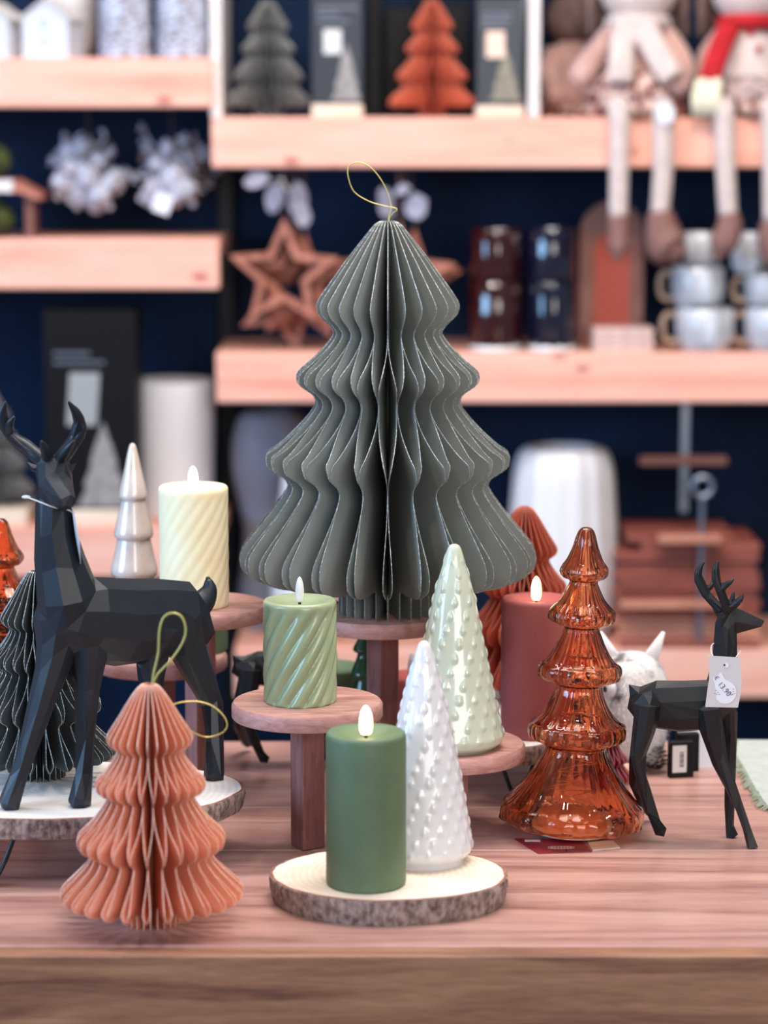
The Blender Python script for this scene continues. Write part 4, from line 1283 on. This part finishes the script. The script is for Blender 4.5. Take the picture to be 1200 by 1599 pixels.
# dark glass, arched board, coasters, mugs on the middle shelf
def glass_vessel(px, w_px, y0_, y1_, m, label, stack=None, rib=0):
    Y = 4.72
    x = at(px, y1_, Y).x
    s = ppm(y0_, Y)
    z0_ = Z4 if stack is None else stack
    h = at(600, y0_, Y).z-z0_
    r = w_px/2/s
    t = thing('glass_vase', label, 'vase', (x, Y, z0_))
    pr = [(r*0.9, 0), (r*0.98, 0.003), (r, 0.01), (r, h*0.5), (r, h-0.002), (r*0.97, h), (r*0.93, h-0.002), (r*0.93, 0.016), (r*0.6, 0.013)]
    MB().lathe(pr, 48, rf=(lambda a, k, z: 1+0.022*math.cos((20 if rib else 12)*a))).obj('vase_body', m, t, smooth=True, angle=50)
    if stack is None: MB().lathe([(r*0.95, 0.0001), (r*1.01, 0.002), (r*1.01, 0.008), (r*0.98, 0.0105)], 40).obj('foot_glare_ring', M['foot_glare'], t, smooth=True, angle=50)
    return t, z0_+h
_, zz = glass_vessel(774, 82, 438, 548, M['glass_red'], 'lower dark red ribbed glass on the middle shelf', rib=1)
glass_vessel(775, 80, 358, 430, M['glass_red'], 'dark red glass stacked on the lower red glass', stack=zz+0.0005)
_, zz = glass_vessel(862, 78, 440, 548, M['glass_blue'], 'lower dark blue glass on the middle shelf, spotted with highlights')
glass_vessel(861, 76, 356, 432, M['glass_blue'], 'ribbed dark blue glass stacked on the lower blue glass', stack=zz+0.0005, rib=1)
# arched wooden board leaning behind
s = ppm(430, 4.80)
ax_ = at(955, 430, 4.80).x
hw = 49/s; ht = at(600, 314, 4.80).z-Z4
t = thing('arched_board', 'tall arched brown wooden board with red panel on the middle shelf', 'board', (ax_, 4.80, Z4))
def arch(hw, h, n=14): return [(-hw, 0), (hw, 0)]+[(hw*math.cos(PI*k/n), h-hw+hw*math.sin(PI*k/n)) for k in range(n+1)]
MB().prism(arch(hw, ht), -0.012, 0.012).obj('board_body', M['arch'], t)
MB().prism([(a*0.56, b*0.72+0.02) for a, b in arch(hw, ht)], -0.0145, -0.0115).obj('red_panel', M['arch_red'], t)
cxx = at(972, 530, 4.69)
for k in range(4):
    s_ = 1.0 if k else 1.0
    tag(MB().box((0, 0, 0.0052), (0.108+0.002*(k % 2), 0.08, 0.0104), bev=0.002).obj('coaster', M['coaster'], loc=(cxx.x+0.001*(k % 2), 4.70, Z4+k*0.0108)),
        ['pink stone coaster, bottom of the stack on the middle shelf', 'pink stone coaster, second from bottom of the stack', 'pink stone coaster, third from bottom of the stack', 'pink stone coaster, top of the stack before the arched board'][k], 'coaster', 'coasters on the middle shelf')
def mug(px, w_px, yt, yb, base, m, label, handle=True, Y=4.70, hs=-1):
    s_ = ppm(yb, Y); r = w_px/2/s_
    h = at(600, yt, Y).z-at(600, yb, Y).z
    t = thing('mug', label, 'mug', (at(px, yb, Y).x, Y, base))
    pr = [(r*0.72, 0), (r*0.8, 0.003), (r*0.95, h*0.25), (r, h*0.55), (r*0.97, h-0.001), (r*0.94, h), (r*0.90, h-0.002), (r*0.88, h*0.3), (r*0.5, 0.008)]
    MB().lathe(pr, 40).obj('cup', m, t, smooth=True, angle=60)
    if handle:
        pts = [(hs*r*0.93, 0, h*0.8), (hs*r*1.25, 0, h*0.86), (hs*r*1.42, 0, h*0.62), (hs*r*1.36, 0, h*0.32), (hs*r*1.15, 0, h*0.2), (hs*r*0.9, 0, h*0.22)]
        mb = MB(); mb.tube(smooth_path(pts, 4), 0.0055, 8); mb.obj('handle', M['mug_tan'], t, smooth=True)
    return base+h
z1_ = mug(1100, 92, 484, 551, Z4, M['mug'], 'white glazed mug with looped handle, bottom of the left mug stack')
z2_ = mug(1090, 84, 418, 482, z1_+0.0005, M['mug'], 'bluish white mug, middle of the left mug stack')
mug(1096, 64, 366, 418, z2_+0.0005, M['mug'], 'pale handleless cup on top of the left mug stack', False)
z1_ = mug(1208, 92, 484, 551, Z4, M['mug'], 'white mug at the right edge, bottom of the right mug stack')
z2_ = mug(1204, 84, 430, 482, z1_+0.0005, M['mug'], 'white mug, middle of the right mug stack', )
mug(1170, 60, 366, 430, z2_+0.0005, M['mug'], 'bluish cup on top of the right mug stack', False)

# ---------------------------------------------------------------- dolls on the upper shelf
def doll(px, label, kind, legs, Y=4.72, z=None):
    z = Z2
    x = at(px, 160, Y).x
    t = thing('fabric_doll', label, 'doll', (x, Y, z))
    s_ = ppm(150, Y)
    body = [(0.06, 0), (0.075, 0.012), (0.07, 0.05), (0.058, 0.10), (0.046, 0.14), (0.030, 0.165)]
    MB().lathe(body, 32).obj('torso', M['doll_pink'] if kind == 0 else M['doll_white'], t, smooth=True)
    MB().ball((0, 0, 0.235), (0.072, 0.066, 0.070), 24, 16).obj('head', M['doll_white'], t, smooth=True)
    hr = MB()
    for k in range(26):
        a = PI*0.05+PI*0.9*k/25
        hr.tube([(0.06*math.cos(a), 0.01+0.05*math.sin(a), 0.28), (0.085*math.cos(a), 0.01+0.06*math.sin(a), 0.22), (0.088*math.cos(a), 0.05*math.sin(a), 0.145)], [0.008, 0.012, 0.006], 6)
    hr.obj('hair', M['hair'], t, smooth=True)
    for sx in (-1, 1):
        MB().ball((sx*0.024, -0.062, 0.245), (0.005, 0.003, 0.006), 8, 6).obj('eye', M['wick'], t)
    MB().lathe([(0.006, 0), (0.001, 0.022)], 10, mx=Matrix.Translation((0, -0.062, 0.228)) @ Matrix.Rotation(PI/2, 4, 'X')).obj('nose', M['coral_paper'], t, smooth=True)
    # skirt with ruffles
    rfl = lambda a, k, z: 1+0.10*math.sin(11*a+z*60)*(1-k*0.6)+0.05*math.sin(23*a)
    MB().lathe([(0.085, 0.004), (0.092, 0.012), (0.086, 0.030), (0.080, 0.046)], 72, rf=rfl).obj('skirt_ruffle', M['doll_floral'], t, smooth=True)
    if kind == 0:
        MB().lathe([(0.090, 0.034), (0.088, 0.046), (0.072, 0.072), (0.062, 0.085)], 72, rf=rfl).obj('skirt_tier', M['doll_floral'], t, smooth=True)
        arms = (((-0.045, 0, 0.15), (-0.078, -0.02, 0.11), (-0.105, -0.03, 0.075)), ((0.045, 0, 0.15), (0.075, -0.03, 0.10), (0.07, -0.06, 0.06)))
        am = M['doll_pink']
    else:
        MB().lathe([(0.090, 0.034), (0.088, 0.040), (0.080, 0.060), (0.070, 0.074)], 48, rf=lambda a, k, z: 1+0.03*math.sin(14*a)).obj('plaid_band', M['doll_plaid'], t, smooth=True)
        for dx, zz in ((-0.004, 0.150), (0.010, 0.121)):
            MB().ball((dx+0.0, -0.050-(0.15-zz)*0.5, zz), (0.0065, 0.004, 0.0065), 10, 8).obj('red_button', M['doll_red'], t, smooth=True)
        arms = (((-0.04, 0, 0.15), (-0.07, 0.0, 0.11), (-0.08, -0.01, 0.07)), ((0.045, 0, 0.15), (0.08, -0.02, 0.11), (0.085, -0.04, 0.07)))
        am = M['doll_pink']
    for a in arms:
        mb = MB(); mb.tube(smooth_path(a, 4), 0.022, 12); mb.ball(a[-1], 0.022, 12, 8)
        mb.obj('arm', am, t, smooth=True)
    # scarf
    if kind == 0:
        sc_m, tails = M['doll_white'], [[(-0.024, -0.062, 0.165), (-0.036, -0.082, 0.12), (-0.038, -0.092, 0.062)], [(0.0, -0.064, 0.165), (0.026, -0.085, 0.115), (0.052, -0.098, 0.07)]]
        wd = 0.024
    else:
        sc_m, tails = M['doll_red'], [[(-0.040, -0.052, 0.165), (-0.062, -0.075, 0.12), (-0.083, -0.100, 0.064)]]
        wd = 0.021
    mb = MB()
    mb.tube([(0.045*math.cos(2*PI*k/20), 0.045*math.sin(2*PI*k/20), 0.170) for k in range(20)], [(0.014, 0.016)]*20, 8, closed=True)
    mb.obj('scarf_wrap', sc_m, t, smooth=True)
    for tl in tails:
        mb = MB(); mb.tube(smooth_path(tl, 4), [(0.006, wd)]*9, 10, up=(0, -1, 0)); mb.obj('scarf_tail', sc_m, t, smooth=True)
    if kind == 1:
        mb = MB()
        e = Vector(tails[0][-1])
        for k in range(8):
            dx = -0.019+0.0054*k
            mb.tube([e+Vector((dx, 0, 0.004)), e+Vector((dx*1.15-0.006, -0.006, -0.03)), e+Vector((dx*1.2-0.004, -0.004, -0.062))], [0.0042, 0.005, 0.004], 7)
        mb.obj('scarf_fringe', M['doll_cream'], t, smooth=True)
    # legs over the shelf edge
    for (ptsl, boot) in legs:
        P_ = [at(a, b, Yv)-Vector((x, Y, z)) for a, b, Yv in ptsl]
        hip = Vector((P_[0].x*0.8, -0.02, 0.022))
        mb = MB()
        path = smooth_path([hip, (P_[0].x, YS-Y-0.018, 0.016)]+P_, 4)
        n_ = len(path)
        mb.tube(path, [0.0205-0.004*k/n_ for k in range(n_)], 14)
        lg = mb.obj('leg', M['doll_white'], t, smooth=True)
        B_ = [at(a, b, Yv)-Vector((x, Y, z)) for a, b, Yv, r_ in boot]
        mb = MB()
        mb.tube(smooth_path(B_, 3), [r for k in range(len(boot)-1) for r in [(boot[k][3]+(boot[k+1][3]-boot[k][3])*i/3)/s_ for i in range(3)]]+[boot[-1][3]/s_], 14)
        mb.ball(B_[-1], boot[-1][3]/s_, 14, 8)
        mb.obj('boot', M['boot'], t, smooth=True)
    return t
YL = YS-0.026
doll(995, 'doll in dusty pink plush with white scarf and floral skirt', 0, [
    ([(968, 200, YL), (967, 270, YL), (966, 340, YL)], [(966, 336, YL, 16), (967, 362, YL, 18), (966, 385, YL-0.005, 17), (965, 398, YL-0.008, 10)]),
    ([(1036, 210, YL), (1036, 270, YL), (1031, 333, YL)], [(1030, 330, YL, 19), (1036, 362, YL, 28), (1042, 385, YL-0.004, 34), (1050, 390, YL-0.006, 22)])])
doll(1168, 'snowman doll with red scarf, red buttons and plaid band', 1, [
    ([(1132, 195, YL), (1134, 270, YL), (1138, 338, YL)], [(1139, 332, YL, 15), (1140, 356, YL, 21), (1130, 380, YL-0.004, 22), (1124, 396, YL-0.006, 10)]),
    ([(1206, 195, YL), (1207, 270, YL), (1207, 345, YL)], [(1207, 345, YL, 18), (1208, 375, YL, 24), (1210, 400, YL-0.005, 20)])])
tq = at(1040, 178, 4.60)
t = thing('hang_tag', 'small white paper tag hanging over the pink doll\'s knee', 'tag', tq)
MB().prism([(0.016*math.cos(2*PI*k/8+0.3), 0.018*math.sin(2*PI*k/8+0.3)) for k in range(8)], -0.001, 0.001).obj('tag_card', M['sticker'], t)
cord('tag_string', [(0, 0, 0.014), (-0.005, 0.015, 0.03), (-0.01, 0.04, 0.05)], 0.0007, M['string'], t)
# plush figure at the left of the dolls
t = thing('plush_figure', 'beige pink plush figure slumped beside the divider', 'plush toy', (at(896, 150, 4.88).x, 4.885, Z2))
mb = MB(); mb.lathe([(0.045, 0), (0.058, 0.012), (0.056, 0.06), (0.045, 0.11), (0.03, 0.14)], 28); mb.obj('torso', M['doll_pink'], t, smooth=True)
MB().ball((0.0, 0, 0.185), (0.052, 0.05, 0.052), 20, 14).obj('head', M['hair'], t, smooth=True)
for sx in (-1, 1):
    mb = MB(); mb.tube(smooth_path([(sx*0.035, -0.01, 0.12), (sx*0.046, -0.03, 0.09), (sx*0.036, -0.06, 0.045)], 4), [0.020]*9, 12); mb.ball((sx*0.036, -0.06, 0.045), 0.021, 12, 8)
    mb.obj('arm', M['doll_pink'], t, smooth=True)
MB().lathe([(0.060, 0.002), (0.066, 0.01), (0.060, 0.03)], 60, rf=lambda a, k, z: 1+0.07*math.sin(12*a)).obj('skirt_ruffle', M['doll_floral'], t, smooth=True)

# ---------------------------------------------------------------- large vases low on the wall
def big_vase(px, Y, zb, pts, m, label, rib=0, amp=0.03, name='vase'):
    x = at(px, 800, Y).x
    t = thing(name, label, 'vase', (x, Y, zb))
    pr = prof(pts, Y, zb); pr[-1] = (pr[-1][0], 0)
    ps = smooth_prof(pr, 4)
    top = ps[0]
    inn = [(top[0]-0.004, top[1]-0.001), (top[0]-0.005, top[1]-0.03)]
    allp = list(reversed(ps))+inn
    MB().lathe(allp, 96, rf=(lambda a, k, z: 1+amp*(abs(math.cos(rib/2*a))-0.5)) if rib else None).obj('vase_body', m, t, smooth=True)
    return t
big_vase(272, 4.86, Z5, [(64, 594), (65, 600), (64, 660), (62, 740), (60, 815), (57, 824)], M['white_vase'], 'tall plain white cylinder vase on the lower left shelf')
big_vase(880, 4.80, Z6, [(50, 697), (66, 703), (76, 730), (80, 780), (84, 850), (86, 910), (82, 955), (70, 985), (60, 1000)], M['white_rib'], 'large white ribbed vase on the lowest shelf, behind the amber tree', rib=14, amp=0.05)
big_vase(424, 4.89, Z6, [(30, 640), (50, 650), (61, 690), (60, 740), (50, 790), (44, 830), (48, 880), (54, 930), (52, 965), (46, 985)], M['grey_fabric'], 'grey round-shouldered vase left behind the big paper tree')
big_vase(474, 4.745, Z6, [(26, 724), (30, 735), (36, 780), (44, 850), (50, 910), (52, 960), (48, 1000), (44, 1006)], M['white_rib'], 'white pear-shaped vase low behind the big paper tree', rib=12, amp=0.03)

# ---------------------------------------------------------------- serving boards and tiered tray, lower right
def bd(x0, x1, yt, Y, d, base, th, m, label, group=None):
    a, b = at(x0, yt, Y), at(x1, yt, Y)
    return tag(MB().box((0, 0, th/2), (b.x-a.x, d, th), bev=0.003).obj('serving_board', m, loc=((a.x+b.x)/2, Y+d/2, base)), label, 'board', group)
zc_ = Z6
specs = [(960, 1192, 0.016, M['board_pale'], 0.24), (968, 1188, 0.016, M['board_pale'], 0.23), (955, 1190, 0.015, M['board_pale'], 0.22), (962, 1186, 0.017, M['board_red'], 0.22), (964, 1190, 0.018, M['board_red'], 0.22),
         (958, 1184, 0.016, M['board_red'], 0.22), (966, 1190, 0.017, M['board_red'], 0.21), (962, 1188, 0.018, M['board_red'], 0.21), (968, 1182, 0.016, M['board_red'], 0.2), (962, 1188, 0.018, M['board_red'], 0.2), (1002, 1190, 0.017, M['board_red'], 0.2), (980, 1150, 0.015, M['board_red'], 0.18)]
names = ['lowest', 'second', 'third', 'fourth', 'fifth', 'sixth', 'seventh', 'eighth', 'ninth', 'tenth', 'eleventh', 'topmost']
for k, (x0, x1, th, m, d) in enumerate(specs):
    bd(x0, x1, 950-k*14, 4.70+0.004*(k % 3), d, zc_, th, m, '%s of the stacked reddish wooden serving boards, counted from the shelf' % names[k], 'stacked serving boards')
    zc_ += th+0.0006
# tiered tray handle standing on the shelf in front of the boards
tx = at(1098, 760, 4.672).x
t = thing('tiered_tray', 'tiered wooden tray with steel rod and ring handle', 'tray', (tx, 4.672, Z6))
ztop = at(600, 775, 4.672).z-Z6
MB().lathe([(0.005, 0.006), (0.005, ztop)], 12).obj('rod', M['chrome'], t, smooth=True, angle=50)
mb = MB(); mb.tube([(0.018*math.cos(2*PI*k/28), 0, ztop+0.018+0.018*math.sin(2*PI*k/28)) for k in range(28)], 0.005, 8, closed=True); mb.obj('ring_handle', M['chrome'], t, smooth=True)
zt_ = at(600, 842, 4.66).z-Z6
MB().box((-0.022, 0.0, zt_), (0.118, 0.042, 0.015), bev=0.003).obj('tray_plate', M['board_pale'], t)
zt2 = at(600, 945, 4.66).z-Z6
MB().box((-0.04, 0.0, zt2), (0.22, 0.042, 0.012), bev=0.003).obj('tray_plate', M['board_pale'], t)
MB().box((-0.02, 0.0, 0.006), (0.26, 0.040, 0.012), bev=0.003).obj('tray_base', M['board_red'], t)
# wooden bar on a hanging rod
hx = at(1070, 700, 4.76).x
zu = at(600, 629, 4.76).z
t = thing('hanging_rod', 'wooden cross bar on a steel rod hanging under the middle shelf', 'rod', (hx, 4.76, at(600, 800, 4.76).z))
b0 = t.location.z
MB().box((0, 0, (Z4-0.028-b0)/2), (0.015, 0.006, Z4-0.028-b0), bev=0.001).obj('rod', M['chrome'], t)
zz = at(600, 718, 4.76).z-b0
MB().box((-0.004, -0.012, zz), (0.165, 0.02, 0.018), bev=0.004).obj('cross_bar', M['board_dark'], t)
# long board behind the big tree trunk
tag(MB().box((0, 0, 0.035), (0.16, 0.02, 0.07), bev=0.003).obj('leaning_board', M['board_pale'], loc=(at(520, 940, 4.9).x, 4.93, Z6)), 'pale wooden board standing on the lowest shelf behind the trunk', 'board')

# ---------------------------------------------------------------- owl, small boxes, mat, bits at the back of the table
oy = 2.865
ow = thing('plush_owl', 'fluffy white and grey plush owl with pointed ears', 'plush owl', (at(984, 1180, oy).x, oy, TZ), math.radians(-64))
so = ppm(1080, oy)
ob = MB()
pr = [(0.020, 0), (0.034, 0.010), (0.041, 0.035), (0.043, 0.070), (0.041, 0.100), (0.034, 0.120), (0.020, 0.131), (0.004, 0.134)]
body = MB().lathe(smooth_prof(pr, 3), 40, rf=lambda a, k, z: 1+0.03*noise.noise(Vector((math.cos(a)*5, math.sin(a)*5, z*90)))).obj('body', M['owl'], ow, smooth=True)
fur = MB(); rnd = random.Random(11)
for k in range(2600):
    a = rnd.uniform(0, 2*PI); zz = rnd.uniform(0.012, 0.131)
    r = 0.0
    ps = smooth_prof(pr, 3)
    for i in range(len(ps)-1):
        if ps[i][1] <= zz <= ps[i+1][1]:
            f = (zz-ps[i][1])/(ps[i+1][1]-ps[i][1]+1e-9); r = ps[i][0]+(ps[i+1][0]-ps[i][0])*f; break
    p = Vector((r*math.cos(a), r*math.sin(a), zz))
    nrm = Vector((math.cos(a), math.sin(a), rnd.uniform(-0.6, 0.5))).normalized()
    L = rnd.uniform(0.003, 0.007)
    side = Vector((-math.sin(a), math.cos(a), 0))*0.0004
    tip = p+nrm*L+Vector((0, 0, -0.002))
    fur.add([p-side, p+side, tip], [(0, 1, 2)])
fo = fur.obj('fur', M['owl_fur'], ow); fo['kind'] = 'stuff'
for sx in (-1, 1):
    e_ = MB().tube([(sx*0.018, -0.004, 0.122), (sx*0.026, -0.004, 0.136), (sx*0.036, -0.004, 0.158)], [(0.009, 0.005), (0.0075, 0.004), (0.002, 0.002)], 10).obj('ear', M['owl_white'], ow, smooth=True); e_.rotation_euler = (0, 0, math.radians(64))
    MB().ball((sx*0.015, -0.037, 0.098), (0.011, 0.006, 0.011), 14, 10).obj('eye_patch', M['owl_white'], ow, smooth=True)
    MB().ball((sx*0.015, -0.0435, 0.098), (0.004, 0.002, 0.004), 10, 8).obj('eye', M['wick'], ow, smooth=True)
    MB().ball((sx*0.014, -0.032, 0.004), (0.010, 0.014, 0.0045), 12, 8).obj('foot', M['beak'], ow, smooth=True)
MB().lathe([(0.004, 0), (0.0005, 0.010)], 8, mx=Matrix.Translation((0, -0.042, 0.088)) @ Matrix.Rotation(PI*0.65, 4, 'X')).obj('beak', M['beak'], ow, smooth=True)
tag(MB().ball((0, 0, 0.011), 0.011, 16, 12).obj('bauble', M['ball_tan'], smooth=True, loc=(at(975, 1180, 2.80).x, 2.795, TZ)), 'small tan bauble beside the crimson tree', 'bauble')

def small_box(px, py, wd, dp, h, rz, m, label, lab=False):
    p = on(px, py, TZ)
    t = thing('small_box', label, 'box', (p.x, p.y, TZ), rz)
    MB().box((0, 0, h/2), (wd, dp, h), bev=0.0006).obj('carton', m, t)
    if lab:
        lb_ = MB().box((-0.003, -dp/2-0.0003, h*0.53), (0.0165, 0.0005, 0.031)).obj('barcode_label', M['label_white'], t)
        mk = MB()
        for k in range(9):
            mk.box((-0.0005, -dp/2-0.0007, h*0.33+k*0.0020), (0.0050, 0.0003, 0.0008 if k % 3 else 0.0013))
        mk.obj('barcode', M['ink'], lb_)
    return t
small_box(1063, 1213, 0.028, 0.010, 0.0415, math.radians(12), M['box_dark'], 'small black box with a barcode label, under the black deer', True)
small_box(1073, 1204, 0.026, 0.010, 0.0445, math.radians(10), M['box_dark'], 'plain small black box just behind the barcode box')
p = on(1094, 1203, TZ)
t = thing('white_card', 'creased white card standing behind the small black boxes', 'card', (p.x, p.y+0.012, TZ), math.radians(6))
MB().prism([(-0.022, 0), (0.0255, 0), (0.020, 0.014), (0.004, 0.047), (-0.026, 0.049)], -0.0006, 0.0006).obj('card_sheet', M['sticker'], t)
# pine cone
p = on(1024, 1208, TZ)
t = thing('pine_cone', 'small dark pine cone left of the black boxes', 'pine cone', (p.x, p.y+0.006, TZ))
mb = MB()
for k in range(60):
    q = k/59; a = k*2.399; r = 0.014*math.sin(PI*(0.12+0.8*q))
    c = Vector((r*math.cos(a), r*math.sin(a), 0.0045+0.026*q))
    d = Vector((math.cos(a), math.sin(a), 0.25)).normalized(); s_ = Vector((-math.sin(a), math.cos(a), 0))
    mb.add([c-d*0.006, c+s_*0.0035, c+d*0.004, c-s_*0.0035, c+Vector((0, 0, 0.002))], [(0, 1, 4), (1, 2, 4), (2, 3, 4), (3, 0, 4), (3, 2, 1, 0)])
mb.obj('scales', M['cone_brown'], t)
# felt mat with frayed edge
cs = [(1152, 1160), (1150, 1182), (1163, 1205), (1180, 1236), (1198, 1262), (1290, 1300), (1400, 1290), (1400, 1162)]
P = [on(x, y, TZ) for x, y in cs]
c = sum(P, Vector())/len(P)
t = thing('felt_mat', 'pale grey-green felt mat with frayed edge at right edge of table', 'mat', (c.x, c.y, TZ))
n = len(P)
vs = [(p.x-c.x, p.y-c.y, 0.0) for p in P]+[(p.x-c.x, p.y-c.y, 0.004) for p in P]
MB().add(vs, [tuple(range(n)), tuple(reversed(range(n, 2*n)))]+[(i, n+i, n+(i+1) % n, (i+1) % n) for i in range(n)]).obj('felt_sheet', M['felt'], t)
fr = MB(); rnd = random.Random(4)
for k in range(260):
    i = rnd.randrange(0, 5); q = rnd.random()
    a = P[i].lerp(P[i+1], q)-c
    d = Vector((-0.9, -0.5, 0)).normalized()
    e = a+d*rnd.uniform(0.003, 0.011)+Vector((rnd.uniform(-1, 1), rnd.uniform(-1, 1), 0))*0.004
    fr.tube([(a.x, a.y, 0.003), ((a.x+e.x)/2, (a.y+e.y)/2, 0.0045), (e.x, e.y, rnd.uniform(0.0010, 0.002))], [0.0011, 0.0012, 0.0007], 4)
fo = fr.obj('frayed_edge', M['felt_fringe'], t); fo['kind'] = 'stuff'
